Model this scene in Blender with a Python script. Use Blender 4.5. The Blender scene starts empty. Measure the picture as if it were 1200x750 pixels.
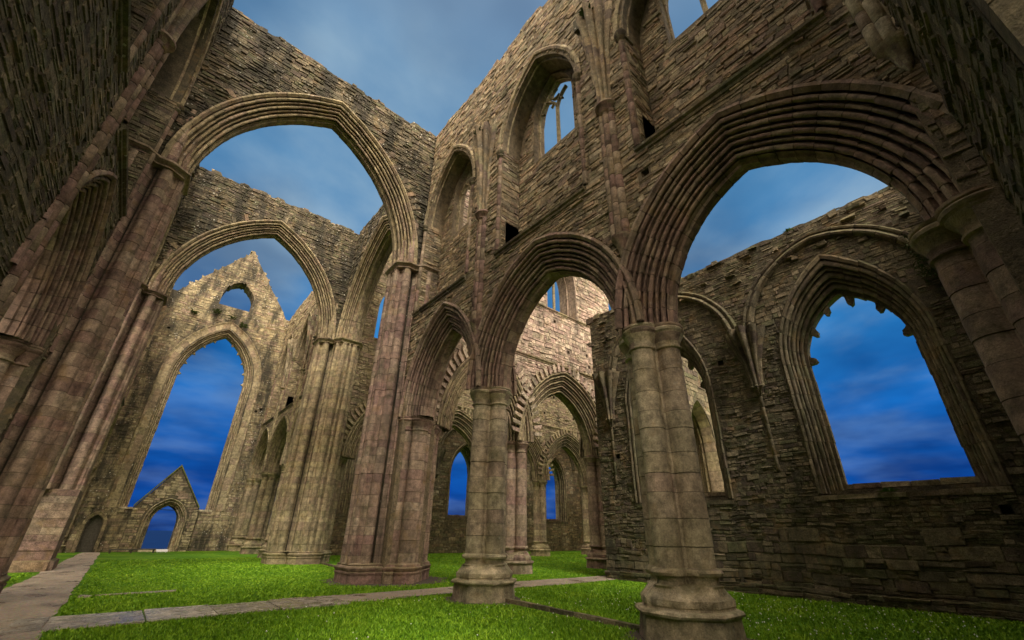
import bpy, math, random
import numpy as np
from mathutils import Vector, Matrix

# ------------------------------------------------------------------ camera, sky, sun, exposure
sc = bpy.context.scene
COL = sc.collection
cd = bpy.data.cameras.new('camera'); cam = bpy.data.objects.new('camera', cd); COL.objects.link(cam)
yaw, pitch, roll = math.radians(-39.942), math.radians(25.538), math.radians(0.779)
Fv = Vector((math.sin(-yaw)*math.cos(pitch), math.cos(-yaw)*math.cos(pitch), math.sin(pitch)))
R0 = Vector((math.cos(-yaw), -math.sin(-yaw), 0)); U0 = R0.cross(Fv)
Rv = R0*math.cos(roll) + U0*math.sin(roll); Uv = Rv.cross(Fv)
mw = Matrix((Rv, Uv, -Fv)).transposed().to_4x4(); mw.translation = Vector((0, 0, 1.532))
cam.matrix_world = mw
cd.sensor_width = 36; cd.lens = 492.785/1200*36
cd.shift_x = -4.22/1200; cd.shift_y = 14.68/1200
cd.clip_start = 0.05; cd.clip_end = 20000
sc.camera = cam

SUN_EL, SUN_AZ = math.radians(52), math.radians(196)      # azimuth clockwise from +Y: the sun is behind the viewer
w = bpy.data.worlds.new('World'); sc.world = w; w.use_nodes = True
nt = w.node_tree; N = nt.nodes; L = nt.links; N.clear()
def nd(t, **k):
    n = N.new(t)
    for a, b in k.items(): setattr(n, a, b)
    return n
def math_(op, a, b=None, c=None, clamp=False):
    n = nd('ShaderNodeMath', operation=op); n.use_clamp = clamp
    for i, v in enumerate((a, b, c)):
        if v is None: continue
        if isinstance(v, (int, float)): n.inputs[i].default_value = v
        else: L.new(v, n.inputs[i])
    return n.outputs[0]
def ramp(fac, stops, interp='LINEAR'):
    r = nd('ShaderNodeValToRGB'); r.color_ramp.interpolation = interp
    e = r.color_ramp.elements
    while len(e) < len(stops): e.new(0.5)
    for x, (p, c) in zip(e, stops): x.position = p; x.color = (*c, 1) if len(c) == 3 else c
    L.new(fac, r.inputs[0]); return r.outputs[0]
def mixc(fac, a, b, mode='MIX'):
    m = nd('ShaderNodeMix', data_type='RGBA', blend_type=mode)
    for i, v in ((0, fac), (6, a), (7, b)):
        if isinstance(v, (int, float)): m.inputs[i].default_value = v
        elif isinstance(v, tuple): m.inputs[i].default_value = (*v, 1)
        else: L.new(v, m.inputs[i])
    return m.outputs[2]
tc = nd('ShaderNodeTexCoord'); sep = nd('ShaderNodeSeparateXYZ'); L.new(tc.outputs['Generated'], sep.inputs[0])
dz = math_('MAXIMUM', sep.outputs[2], 0.0)
base = ramp(dz, [(0.0, (.002, .034, .18)), (0.08, (.001, .045, .24)), (0.22, (.005, .092, .34)), (0.36, (.014, .135, .37)), (0.50, (.034, .145, .32)), (0.66, (.052, .155, .30)), (0.82, (.075, .165, .29)), (1.0, (.22, .30, .40))])
# clouds on a flat layer seen in perspective
dv = math_('ADD', dz, 0.16)
cx = math_('DIVIDE', sep.outputs[0], dv); cy = math_('DIVIDE', sep.outputs[1], dv)
comb = nd('ShaderNodeCombineXYZ'); L.new(cx, comb.inputs[0]); L.new(cy, comb.inputs[1])
nz = nd('ShaderNodeTexNoise'); nz.inputs['Scale'].default_value = 1.15; nz.inputs['Detail'].default_value = 7; nz.inputs['Roughness'].default_value = .5; nz.inputs['Distortion'].default_value = .15
L.new(comb.outputs[0], nz.inputs['Vector'])
cl = ramp(nz.outputs['Fac'], [(0.43, (0, 0, 0)), (0.62, (1, 1, 1))], 'EASE')
cl = math_('MULTIPLY', cl, ramp(dz, [(0.0, (.10, .10, .10)), (0.22, (.22, .22, .22)), (0.30, (.5, .5, .5)), (0.45, (.75, .75, .75)), (1, (.9, .9, .9))]))
cloudy = mixc(cl, base, (.205, .295, .385))
nz2 = nd('ShaderNodeTexNoise'); nz2.inputs['Scale'].default_value = 1.3; nz2.inputs['Detail'].default_value = 4
mp = nd('ShaderNodeMapping'); mp.inputs['Location'].default_value = (3.1, 7.7, 2.0); L.new(comb.outputs[0], mp.inputs[0]); L.new(mp.outputs[0], nz2.inputs['Vector'])
dk = ramp(nz2.outputs['Fac'], [(0.38, (.50, .56, .65)), (0.60, (1.2, 1.2, 1.17))])
cloudy = mixc(1.0, cloudy, dk, 'MULTIPLY')
# warm fill light added to the unseen sky overhead and behind the viewer
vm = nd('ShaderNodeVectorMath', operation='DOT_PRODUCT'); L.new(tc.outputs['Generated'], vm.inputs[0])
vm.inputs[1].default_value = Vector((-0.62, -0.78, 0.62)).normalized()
fill_mask = ramp(vm.outputs['Value'], [(0.18, (0, 0, 0)), (0.75, (1, 1, 1))], 'EASE')
FILL_GLOW = (4.0, 3.35, 2.6)
col = mixc(fill_mask, cloudy, FILL_GLOW)
skyt = nd('ShaderNodeTexSky', sky_type='NISHITA'); skyt.sun_disc = False; skyt.sun_elevation = SUN_EL; skyt.sun_rotation = SUN_AZ
bg1 = nd('ShaderNodeBackground'); L.new(skyt.outputs[0], bg1.inputs[0]); bg1.inputs[1].default_value = 0.0004
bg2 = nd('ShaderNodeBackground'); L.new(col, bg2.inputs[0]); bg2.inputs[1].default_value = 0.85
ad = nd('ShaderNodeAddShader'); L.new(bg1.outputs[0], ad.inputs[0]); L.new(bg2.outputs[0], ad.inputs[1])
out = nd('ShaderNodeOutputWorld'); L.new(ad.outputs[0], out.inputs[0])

sl = bpy.data.lights.new('sun', 'SUN'); sl.energy = 1.7; sl.angle = math.radians(11); sl.color = (1, .93, .82)
so = bpy.data.objects.new('sun', sl); COL.objects.link(so)
sd = Vector((math.sin(SUN_AZ)*math.cos(SUN_EL), math.cos(SUN_AZ)*math.cos(SUN_EL), math.sin(SUN_EL)))
so.rotation_euler = sd.to_track_quat('Z', 'Y').to_euler(); so.location = (0, -30, 60)
sc.view_settings.view_transform = 'Standard'; sc.view_settings.look = 'None'; sc.view_settings.gamma = 1
sc.view_settings.exposure = 0.66
sc.render.resolution_x, sc.render.resolution_y = 1024, 640

# ------------------------------------------------------------------ materials
def new_mat(name):
    global nt, N, L
    m = bpy.data.materials.new(name); m.use_nodes = True
    nt = m.node_tree; N = nt.nodes; L = nt.links; N.clear()
    o = nd('ShaderNodeOutputMaterial'); b = nd('ShaderNodeBsdfPrincipled'); L.new(b.outputs[0], o.inputs[0])
    return m, b
def noise(scale, detail=4, rough=.55, vec=None, dist=0):
    n = nd('ShaderNodeTexNoise'); n.inputs['Scale'].default_value = scale; n.inputs['Detail'].default_value = detail
    n.inputs['Roughness'].default_value = rough; n.inputs['Distortion'].default_value = dist
    if vec is not None: L.new(vec, n.inputs['Vector'])
    return n.outputs['Fac']
def wpos():
    g = nd('ShaderNodeNewGeometry'); return g
def stone_mat(name, moss=.5, stain=.5, lichen=0.0, bump=.5, wet=0.0, moss_col=(.075, .085, .022), stain_at=.50, sp=.45):
    m, b = new_mat(name); g = wpos(); P = g.outputs['Position']
    at = nd('ShaderNodeAttribute', attribute_name='tint'); c = at.outputs['Color']
    s3 = nd('ShaderNodeSeparateXYZ'); L.new(P, s3.inputs[0])
    v = ramp(noise(5.5, 6, .65, P), [(0.28, (.42, .42, .42)), (0.72, (1.6, 1.56, 1.48))]); c = mixc(1.0, c, v, 'MULTIPLY')
    v = ramp(noise(38, 3, .7, P), [(0.3, (1-sp,)*3), (0.7, (1+sp*1.1,)*3)]); c = mixc(1.0, c, v, 'MULTIPLY')
    # ochre / rust blooms
    f = ramp(noise(1.7, 5, .6, P, .6), [(0.56, (0, 0, 0)), (0.70, (.45, .45, .45))]); c = mixc(f, c, (.30, .19, .075))
    # damp dark staining, drawn out vertically
    mp = nd('ShaderNodeMapping'); mp.inputs['Scale'].default_value = (1.1, 1.1, .28); L.new(P, mp.inputs[0])
    f = ramp(noise(1.3, 6, .65, mp.outputs[0]), [(stain_at, (0, 0, 0)), (stain_at+.17, (stain,)*3)]); c = mixc(f, c, (.040, .036, .026))
    # moss, more on upward faces
    sn = nd('ShaderNodeSeparateXYZ'); L.new(g.outputs['Normal'], sn.inputs[0])
    up = math_('MULTIPLY_ADD', sn.outputs[2], .22, 0.0)
    f = math_('ADD', noise(2.3, 7, .7, P, .3), up); f = ramp(f, [(0.53, (0, 0, 0)), (0.72, (moss,)*3)]); c = mixc(f, c, moss_col)
    if lichen > 0:
        vo = nd('ShaderNodeTexVoronoi'); vo.inputs['Scale'].default_value = 5.5; vo.inputs['Randomness'].default_value = 1; L.new(P, vo.inputs['Vector'])
        dd = math_('ADD', vo.outputs['Distance'], math_('MULTIPLY', noise(22, 3, .7, P), .35))
        f = ramp(dd, [(0.30, (1, 1, 1)), (0.38, (0, 0, 0))])
        f2 = ramp(noise(1.1, 4, .6, P), [(0.45, (0, 0, 0)), (0.62, (1, 1, 1))])
        f = math_('MULTIPLY', math_('MULTIPLY', f, f2), lichen); c = mixc(f, c, (.66, .63, .54))
    L.new(c, b.inputs['Base Color'])
    if wet: L.new(ramp(noise(3, 4, .6, P), [(.47, (.07, .07, .07)), (.60, (.65, .65, .65))]), b.inputs['Roughness'])
    else: b.inputs['Roughness'].default_value = .88
    b.inputs['Specular IOR Level'].default_value = .3
    h = math_('ADD', math_('MULTIPLY', noise(14, 6, .7, P, .4), 1.0), math_('MULTIPLY', noise(70, 3, .6, P), .25))
    vo = nd('ShaderNodeTexVoronoi', feature='F1'); vo.inputs['Scale'].default_value = 26; L.new(P, vo.inputs['Vector'])
    h = math_('ADD', h, math_('MULTIPLY', ramp(vo.outputs['Distance'], [(0.1, (0, 0, 0)), (0.35, (1, 1, 1))]), .12))
    bp = nd('ShaderNodeBump'); bp.inputs['Strength'].default_value = bump; bp.inputs['Distance'].default_value = .05
    L.new(h, bp.inputs['Height']); L.new(bp.outputs[0], b.inputs['Normal'])
    return m
RUB = stone_mat('rubble_masonry', moss=.5, stain=.5, bump=.8)
RUBW = stone_mat('weathered_rubble', moss=.3, stain=.92, lichen=1.0, bump=.9, stain_at=.43)
ASH = stone_mat('dressed_sandstone', moss=.5, stain=.55, lichen=.18, bump=.5, sp=.26)
ASHW = stone_mat('weathered_dressed_sandstone', moss=.35, stain=.5, lichen=.55, bump=.45)
DARK = stone_mat('damp_rubble', moss=.5, stain=.8, bump=.85)
FLAG = stone_mat('wet_flagstone', moss=.25, stain=.3, bump=.3, wet=1)

def grass_mat():
    m, b = new_mat('lawn_grass'); P = wpos().outputs['Position']
    c = ramp(noise(.45, 5, .6, P), [(0.28, (.045, .125, .003)), (0.5, (.085, .205, .005)), (0.72, (.16, .245, .014))])
    v = ramp(noise(9, 4, .7, P), [(0.3, (.65, .68, .6)), (0.7, (1.25, 1.25, 1.2))]); c = mixc(1.0, c, v, 'MULTIPLY')
    v = ramp(noise(55, 3, .7, P), [(0.3, (.5, .55, .5)), (0.7, (1.4, 1.35, 1.3))]); c = mixc(1.0, c, v, 'MULTIPLY')
    L.new(c, b.inputs['Base Color']); b.inputs['Roughness'].default_value = .8; b.inputs['Specular IOR Level'].default_value = .15
    bp = nd('ShaderNodeBump'); bp.inputs['Strength'].default_value = .9; bp.inputs['Distance'].default_value = .04
    L.new(math_('ADD', noise(60, 3, .7, P), noise(9, 3, .6, P)), bp.inputs['Height']); L.new(bp.outputs[0], b.inputs['Normal'])
    return m
def blade_mat():
    m, b = new_mat('grass_blade'); P = wpos().outputs['Position']
    at = nd('ShaderNodeAttribute', attribute_name='tint')
    v = ramp(noise(.7, 7, .68, P), [(0.3, (.62, .68, .6)), (0.5, (.92, .94, .9)), (0.72, (1.30, 1.1, 1.2))])
    L.new(mixc(1.0, at.outputs['Color'], v, 'MULTIPLY'), b.inputs['Base Color']); b.inputs['Roughness'].default_value = .6
    b.inputs['Specular IOR Level'].default_value = .25
    return m
def gravel_mat():
    m, b = new_mat('gravel'); P = wpos().outputs['Position']
    c = ramp(noise(1.2, 5, .6, P), [(0.3, (.29, .245, .185)), (0.7, (.45, .385, .30))])
    vo = nd('ShaderNodeTexVoronoi'); vo.inputs['Scale'].default_value = 55; L.new(P, vo.inputs['Vector'])
    c = mixc(.5, c, vo.outputs['Color'], 'MULTIPLY'); c = mixc(1.0, c, ramp(noise(14, 4, .7, P), [(.3, (.7, .7, .7)), (.7, (1.35, 1.3, 1.25))]), 'MULTIPLY')
    f = ramp(noise(1.1, 5, .65, P), [(0.52, (0, 0, 0)), (0.62, (.9, .9, .9))]); c = mixc(f, c, (.16, .125, .09))
    L.new(c, b.inputs['Base Color']); L.new(ramp(f, [(0, (.85,)*3), (1, (.12,)*3)]), b.inputs['Roughness'])
    bp = nd('ShaderNodeBump'); bp.inputs['Strength'].default_value = .6; bp.inputs['Distance'].default_value = .02
    L.new(vo.outputs['Distance'], bp.inputs['Height']); L.new(bp.outputs[0], b.inputs['Normal'])
    return m
def plain_mat(name, col, rough=.7, var=.3, sc_=12):
    m, b = new_mat(name); P = wpos().outputs['Position']
    v = ramp(noise(sc_, 4, .6, P), [(0.25, (1-var,)*3), (0.75, (1+var,)*3)])
    L.new(mixc(1.0, col, v, 'MULTIPLY'), b.inputs['Base Color']); b.inputs['Roughness'].default_value = rough
    return m
GRASS = grass_mat(); BLADE = blade_mat(); GRAVEL = gravel_mat()
WOOD = plain_mat('weathered_oak', (.085, .075, .06), .8, .4, 9)
IRON = plain_mat('dark_iron', (.03, .03, .028), .5, .2)
WHITE = plain_mat('white_board', (.75, .75, .73), .5, .05)
LEAF = plain_mat('leaf_green', (.085, .17, .018), .6, .35, 30)
FERN = plain_mat('dull_moss_green', (.06, .095, .015), .7, .4, 20)
WATER = plain_mat('sea_water', (.001, .010, .048), .6, .15, .01); WATER.node_tree.nodes['Principled BSDF'].inputs['Specular IOR Level'].default_value = 0.05

# ------------------------------------------------------------------ mesh helpers
rng = random.Random(7)
class MB:
    def __init__(s): s.v = []; s.f = []; s.c = []
    def face(s, idx, c): s.f.append(idx); s.c.append(c)
    def add(s, verts, faces, c):
        o = len(s.v); s.v.extend(verts)
        for f in faces: s.f.append([i+o for i in f]); s.c.append(c)
    def build(s, name, mat, parent=None, smooth=None):
        me = bpy.data.meshes.new(name)
        if s.v:
            o = parent_origin(parent)
            V = np.array(s.v, dtype=np.float32) - np.array(o, dtype=np.float32)
            me.vertices.add(len(V)); me.vertices.foreach_set('co', V.ravel())
            ls = np.array([len(f) for f in s.f], dtype=np.int32); st = np.concatenate(([0], np.cumsum(ls)[:-1])).astype(np.int32)
            li = np.fromiter((i for f in s.f for i in f), dtype=np.int32, count=int(ls.sum()))
            me.loops.add(len(li)); me.loops.foreach_set('vertex_index', li)
            me.polygons.add(len(ls)); me.polygons.foreach_set('loop_start', st); me.polygons.foreach_set('loop_total', ls)
            me.update(calc_edges=True)
            a = me.attributes.new('tint', 'FLOAT_COLOR', 'FACE')
            C = np.ones((len(ls), 4), dtype=np.float32); C[:, :3] = np.array(s.c, dtype=np.float32); a.data.foreach_set('color', C.ravel())
            if smooth:
                me.polygons.foreach_set('use_smooth', np.ones(len(ls), dtype=bool)); me.set_sharp_from_angle(angle=math.radians(smooth))
            else: me.polygons.foreach_set('use_smooth', np.zeros(len(ls), dtype=bool))
            me.validate()
        me.materials.append(mat)
        ob = bpy.data.objects.new(name, me); COL.objects.link(ob)
        if parent: ob.parent = parent
        return ob
ORI = {}
def parent_origin(p): return ORI.get(p.name, (0, 0, 0)) if p else (0, 0, 0)
def thing(name, label, cat, loc, group=None):
    o = bpy.data.objects.new(name, None); COL.objects.link(o); o.location = loc; o.empty_display_size = .3
    o['label'] = label; o['category'] = cat; o['kind'] = 'thing'
    if group: o['group'] = group
    ORI[o.name] = tuple(loc); return o
def sub(ob, parent):   # register a child mesh so that its own children share the thing's origin
    ORI[ob.name] = parent_origin(parent); return ob
def tag(o, label, cat, group=None):
    o['kind'] = 'thing'; o['label'] = label; o['category'] = cat
    if group: o['group'] = group
    return o

class Frame:
    def __init__(s, o, sd, td): s.o = o; s.s = sd; s.t = td
    def __call__(s, a, t, z): return (s.o[0]+s.s[0]*a+s.t[0]*t, s.o[1]+s.s[1]*a+s.t[1]*t, z)
    def shift(s, t): return Frame((s.o[0]+s.t[0]*t, s.o[1]+s.t[1]*t), s.s, s.t)

PAL = dict(
 warm=[(.31,.235,.125),(.26,.21,.125),(.20,.14,.10),(.25,.185,.11),(.36,.265,.15),(.23,.20,.11),(.29,.19,.115),(.38,.31,.20),(.17,.135,.085)],
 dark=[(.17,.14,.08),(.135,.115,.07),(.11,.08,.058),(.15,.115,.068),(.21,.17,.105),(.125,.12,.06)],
 pink=[(.48,.37,.27),(.42,.30,.235),(.52,.42,.31),(.37,.25,.20),(.50,.36,.28),(.34,.275,.19)],
 red=[(.30,.195,.145),(.25,.155,.125),(.31,.22,.155),(.20,.125,.10),(.37,.28,.20),(.26,.155,.13),(.29,.22,.145)],
 grey=[(.45,.37,.24),(.40,.33,.215),(.36,.265,.195),(.48,.41,.28),(.30,.22,.17),(.41,.345,.22)],
 slab=[(.42,.385,.33),(.36,.33,.29),(.46,.42,.36),(.33,.29,.25)],
 ochre=[(.35,.285,.15),(.31,.245,.13),(.27,.225,.12),(.25,.18,.115),(.37,.30,.17),(.28,.195,.13)],
)
for _k in PAL: PAL[_k] = [tuple(x*.84+(sum(c)/3)*.16 for x in c) for c in PAL[_k]]
def tint(p, k=.18):
    c = rng.choice(PAL[p]); f = 1+rng.uniform(-k, k); return (c[0]*f, c[1]*f, c[2]*f)
def blend(a, b, f): return tuple(x*(1-f)+y*f for x, y in zip(a, b))
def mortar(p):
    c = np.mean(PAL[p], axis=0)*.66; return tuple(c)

# ---- walls made of strips, openings, rubble facing
class Op:   # opening: s range with lower and upper edge
    def __init__(s, s0, s1, lo, hi): s.s0 = s0; s.s1 = s1; s.lo = lo if callable(lo) else (lambda x, v=lo: v); s.hi = hi if callable(hi) else (lambda x, v=hi: v)
class Arch:
    outer = None; dmax = 1
    def __init__(a, c, h, zs, rise): a.c = c; a.h = h; a.zs = zs; a.r = rise; a.R = (h*h+rise*rise)/(2*h)
    def top(a, x, d=0.0):
        q = a.R - a.h + abs(x-a.c); v = (a.R+d)**2 - q*q
        return a.zs + (math.sqrt(v) if v > 0 else 0)
    def op(a, d=0.0, lo=0.0, cut=True): return Op(a.c-a.h-d, a.c+a.h+d, lo, lambda x: a.top(x, d))
    def pt(a, side, f, d):          # f 0 springing .. 1 apex
        if a.outer:
            k = d/a.dmax; p = Arch.pt(Arch(a.c, a.h, a.zs, a.r), side, f, 0); o = a.outer.pt(side, f, 0); return (p[0]+(o[0]-p[0])*k, p[1]+(o[1]-p[1])*k)
        Rr = a.R+d; q = a.R-a.h; thA = math.acos(max(-1, min(1, q/Rr))); th = f*thA
        return (a.c + side*(Rr*math.cos(th) - q), a.zs + Rr*math.sin(th))
def rtop(z, s0, s1, amp=.18, step=.45, seed=0, base=None):
    r = random.Random(seed); n = int((s1-s0)/step)+3; v = [r.uniform(-amp, amp) for _ in range(n)]
    def f(x):
        u = (x-s0)/step; i = max(0, min(n-2, int(u))); zz = base(x) if base else z
        w_ = min(1, max(0, (u-i-.4)*5)); return zz + v[i]*(1-w_)+v[i+1]*w_
    return f
def wall(M, F, s0, s1, t0, t1, top, ops=(), ds=.3, c=(.1, .08, .06), z0=-.3):
    if not callable(top): top = (lambda x, v=top: v)
    S = set([s0, s1])
    n = max(1, int((s1-s0)/ds))
    for i in range(n+1): S.add(s0+(s1-s0)*i/n)
    for o in ops:
        a, b = max(o.s0, s0), min(o.s1, s1)
        if b <= a: continue
        S.add(a); S.add(b); m = max(2, int((b-a)/.14))
        for i in range(m+1): S.add(a+(b-a)*i/m)
    S = sorted(S); T = [S[0]]
    for x in S[1:]:
        if x-T[-1] > 1e-4: T.append(x)
    def quad(p): M.add(p, [(0, 1, 2, 3)], c)
    for a, b in zip(T[:-1], T[1:]):
        mid = (a+b)/2; e = 1e-5
        act = sorted([o for o in ops if o.s0 < mid < o.s1], key=lambda o: o.lo(mid))
        zs = [(z0, z0)]
        for o in act:
            la, lb, ha, hb = o.lo(a+e), o.lo(b-e), o.hi(a+e), o.hi(b-e)
            zs.append((la, lb)); zs.append((ha, hb))
            if la > z0: quad([F(a, t0, la), F(b, t0, lb), F(b, t1, lb), F(a, t1, la)])
            quad([F(a, t0, ha), F(a, t1, ha), F(b, t1, hb), F(b, t0, hb)])
        ta, tb = top(a+e), top(b-e); zs.append((ta, tb))
        quad([F(a, t0, ta), F(b, t0, tb), F(b, t1, tb), F(a, t1, ta)])
        for k in range(0, len(zs)-1, 2):
            (l1, l2), (h1, h2) = zs[k], zs[k+1]
            if h1 <= l1+1e-4 and h2 <= l2+1e-4: continue
            quad([F(a, t0, l1), F(b, t0, l2), F(b, t0, h2), F(a, t0, h1)])
            quad([F(a, t1, l1), F(a, t1, h1), F(b, t1, h2), F(b, t1, l2)])
    for o in ops:
        for x, sg in ((o.s0, 1), (o.s1, -1)):
            if s0+1e-3 < x < s1-1e-3:
                l, h = o.lo(x+sg*1e-5), o.hi(x+sg*1e-5)
                if h > l+.01: quad([F(x, t0, l), F(x, t1, l), F(x, t1, h), F(x, t0, h)])
    for x in (s0, s1):
        h = top(x); quad([F(x, t0, z0), F(x, t1, z0), F(x, t1, h), F(x, t0, h)])
def wob(a, z): return .022*math.sin(a*1.3+z*.55)+.013*math.sin(a*3.7+z*1.1+2)+.008*math.sin(a*8.3+z*1.7+1)
def rubble(M, F, s0, s1, z0, z1, ops=(), top=None, h=(.09, .2), wd=(.18, .55), pal='warm', dep=(.004, .038), holes=()):
    z = z0; lo_, hi_ = h
    hr = rng.uniform(*h)
    def clear(a, b, z, hh):
        for o in ops:
            for x in (a+.01, (a+b)/2, b-.01):
                if o.s0 < x < o.s1 and z+hh-.02 > o.lo(x) and z+.02 < o.hi(x): return False
        return True
    while z < z1:
        if rng.random() < .3: hr = rng.uniform(*h)
        hh = max(lo_*.8, hr*rng.uniform(.8, 1.25)); s = s0 + rng.uniform(-.1, 0.05)
        while s < s1:
            ww = rng.uniform(*wd)*(1 if rng.random() > .15 else .5)*(1 if rng.random() > .06 else 1.6)
            a, b = max(s, s0), min(s+ww, s1); s += ww
            if b-a < .05: continue
            ok = clear(a, b, z, hh)
            if not ok:
                m = (b-a)*.5
                for a2, b2 in ((a, a+m), (b-m, b), (a, a+m*.5), (b-m*.5, b)):
                    if b2-a2 > .06 and clear(a2, b2, z, hh): a, b, ok = a2, b2, True; break
            if not ok: continue
            if top is not None and z+hh*.6 > min(top(a), top(b)): continue
            parts = [(a, b, z, hh)]
            q = rng.random()
            if hh > .11 and q < .22: k = rng.uniform(.35, .65); parts = [(a, b, z, hh*k), (a, b, z+hh*k, hh*(1-k))]
            elif hh > .11 and q < .34 and b-a > .25:
                k = rng.uniform(.3, .7); m = a+(b-a)*rng.uniform(.35, .65); parts = [(a, m, z, hh), (m, b, z, hh*k), (m, b, z+hh*k, hh*(1-k))]
            for (a_, b_, z_, h_) in parts:
                g = .002+rng.random()*.007; d = dep[0]+(dep[1]-dep[0])*rng.random()**1.6
                if rng.random() < .04: d += .022
                if rng.random() < .04: d = -.012
                j = lambda k: rng.uniform(-k, k)
                jz = min(.016, h_*.13); ja = min(.03, (b_-a_)*.1)
                wa, wb = wob(a_, z_), wob(b_, z_)
                za, zb, zc, zd = z_+g+j(jz)+wa, z_+g+j(jz)+wb, z_+h_-g+j(jz)+wb, z_+h_-g+j(jz)+wa
                x0, x1, x2, x3 = a_+g+j(ja)*.5, b_-g+j(ja)*.5, b_-g+j(ja)*.5, a_+g+j(ja)*.5
                i = min(.012, h_*.12); tl = j(.007)
                P = [F(x0, -.02, za), F(x1, -.02, zb), F(x2, -.02, zc), F(x3, -.02, zd),
                     F(x0+i, d+j(.006)+tl, za+i), F(x1-i, d+j(.006)+tl, zb+i), F(x2-i, d+j(.006)-tl, zc-i), F(x3+i, d+j(.006)-tl, zd-i)]
                M.add(P, [(4, 5, 6, 7), (0, 1, 5, 4), (1, 2, 6, 5), (2, 3, 7, 6), (3, 0, 4, 7)], tint(pal))
        z += hh
def capstones(M, F, s0, s1, t0, t1, top, pal='warm', size=(.2, .5)):
    s = s0
    while s < s1:
        l = rng.uniform(*size)
        for tt in (t0, (t0+t1)/2, t1):
            if rng.random() < .5: continue
            hh = rng.uniform(.02, .2); z = top(min(s1, s+l/2)) - .1; dd = abs(t0-t1)*.5
            a, b, c_, d = s, s+l*.93, tt-dd*.5+rng.uniform(-.03, .03), tt+dd*.5+rng.uniform(-.03, .03)
            box(M, F, a, b, c_, d, z, z+hh+.08, tint(pal), .035)
        s += l
def box(M, F, a, b, c_, d, z0, z1, col, j=0.0):
    q = lambda: rng.uniform(-j, j)
    P = [F(x+q(), y+q(), z+q()) for z in (z0, z1) for x, y in ((a, c_), (b, c_), (b, d), (a, d))]
    M.add(P, [(0, 1, 2, 3), (7, 6, 5, 4), (0, 4, 5, 1), (1, 5, 6, 2), (2, 6, 7, 3), (3, 7, 4, 0)], col)

# ---- mouldings
def ribs(p0, p1, n, flip=1, roll=.60, seg=6, bulge=1.05, hollow=.78):
    """alternating large and small rolls parted by deep hollows"""
    x0, y0 = p0; x1, y1 = p1; Lx, Ly = x1-x0, y1-y0; Ln = math.hypot(Lx, Ly); ux, uy = Lx/Ln, Ly/Ln; nx, ny = -uy*flip, ux*flip
    W = [1.0 if k % 2 == 0 else .6 for k in range(n)]; tot = sum(W); pts = []; u = 0
    for k in range(n):
        U = Ln*W[k]/tot; r = U*roll/2; c0 = u+.5*U; hs = U/2-r; dp = U*hollow*(1.0 if k % 2 == 0 else .8)
        pts.append((u+hs*.10, -dp*.75, 3*k)); pts.append((u+hs*.55, -dp, 3*k)); pts.append((u+hs*.95, -dp*.5, 3*k))
        for i in range(seg+1):
            th = math.pi*(1.12-1.24*i/seg); pts.append((c0+r*math.cos(th), r*math.sin(th)*bulge, 3*k+1))
        pts.append((u+U-hs*.95, -dp*.5, 3*k+2)); pts.append((u+U-hs*.55, -dp, 3*k+2)); pts.append((u+U-hs*.10, -dp*.75, 3*k+2))
        u += U
    return [(x0+ux*a+nx*b, y0+uy*a+ny*b, g) for a, b, g in pts]
def arch_profile(T, D, n=7, sof=.2, hood=.07, back=True):
    """(t, delta, group) from the front hood round the soffit to the back"""
    f = [(T-.04, D+.05, 90), (T+hood, D+.04, 90), (T+hood*1.15, D-.03, 90), (T+.01, D-.10, 91)] if hood else [(T-.02, D, 91)]
    f += ribs((T, D-.11 if hood else D), (sof, 0.0), n, 1)
    f += [(sof, 0.0, 40), (sof*.45, 0.0, 40), (sof*.3, -.05, 41)]
    if back: return f + [(-t, d, g+100) for t, d, g in reversed(f)]
    return f + [(-.3, 0.0, 42)]
def sweep_arch(M, F, A, prof, pal, vl=.34, jamb=None, stepj=.4, wear=.013, lichen=0):
    """voussoir by voussoir; jamb = z of the foot of straight jambs"""
    base_c = tuple(np.mean(PAL[pal], axis=0))
    for side in (-1, 1):
        U = []                                                   # list of (kind, value)
        if jamb is not None:
            n = max(1, int((A.zs-jamb)/stepj)); U += [('j', jamb+(A.zs-jamb)*i/n) for i in range(n+1)]
        nv = max(4, int(A.R*math.acos((A.R-A.h)/A.R)/vl)); U2 = [('a', i/nv) for i in range(nv+1)]
        U = U[:-1]+U2 if U else U2
        prev = None; tc_ = {}
        for i in range(len(U)-1):
            (k0, v0), (k1, v1) = U[i], U[i+1]
            w0 = rng.uniform(-wear, wear)
            def ring(u, kind, off):
                o = len(M.v)
                for t, d, g in prof:
                    dd = d + off + w0 + (rng.uniform(-.007, .007) if g < 140 else 0)
                    if kind == 'a': s, z = A.pt(side, u, dd)
                    else: s, z = A.c+side*(A.h+dd), u
                    M.v.append(F(s, t, z))
                return o
            eps = .008 if k0 == 'j' else .008/(A.R*1.2)
            if k0 == 'j' and k1 == 'a': v1, k1 = A.zs, 'j'
            e1 = 0 if (k1 == 'a' and v1 == 1) else eps
            ro = [ring(v0, k0, .016), ring(v0+eps, k0, 0)]
            if k0 == 'a': ro += [ring(v0+(v1-v0)*.34, k0, 0), ring(v0+(v1-v0)*.67, k0, 0)]
            ro += [ring(v1-e1, k1, 0), ring(v1, k1, .016 if e1 else 0)]
            tc_ = {}
            for r_ in range(len(ro)-1):
                for q in range(len(prof)-1):
                    g = prof[q][2]
                    if g not in tc_: tc_[g] = blend(tint(pal, .12), base_c, .3)
                    c = tc_[g]
                    if (r_ == 0 or (r_ == len(ro)-2 and e1)): c = tuple(x*.5 for x in c)
                    a, b = ro[r_]+q, ro[r_+1]+q
                    M.face([a, a+1, b+1, b], c)
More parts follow.
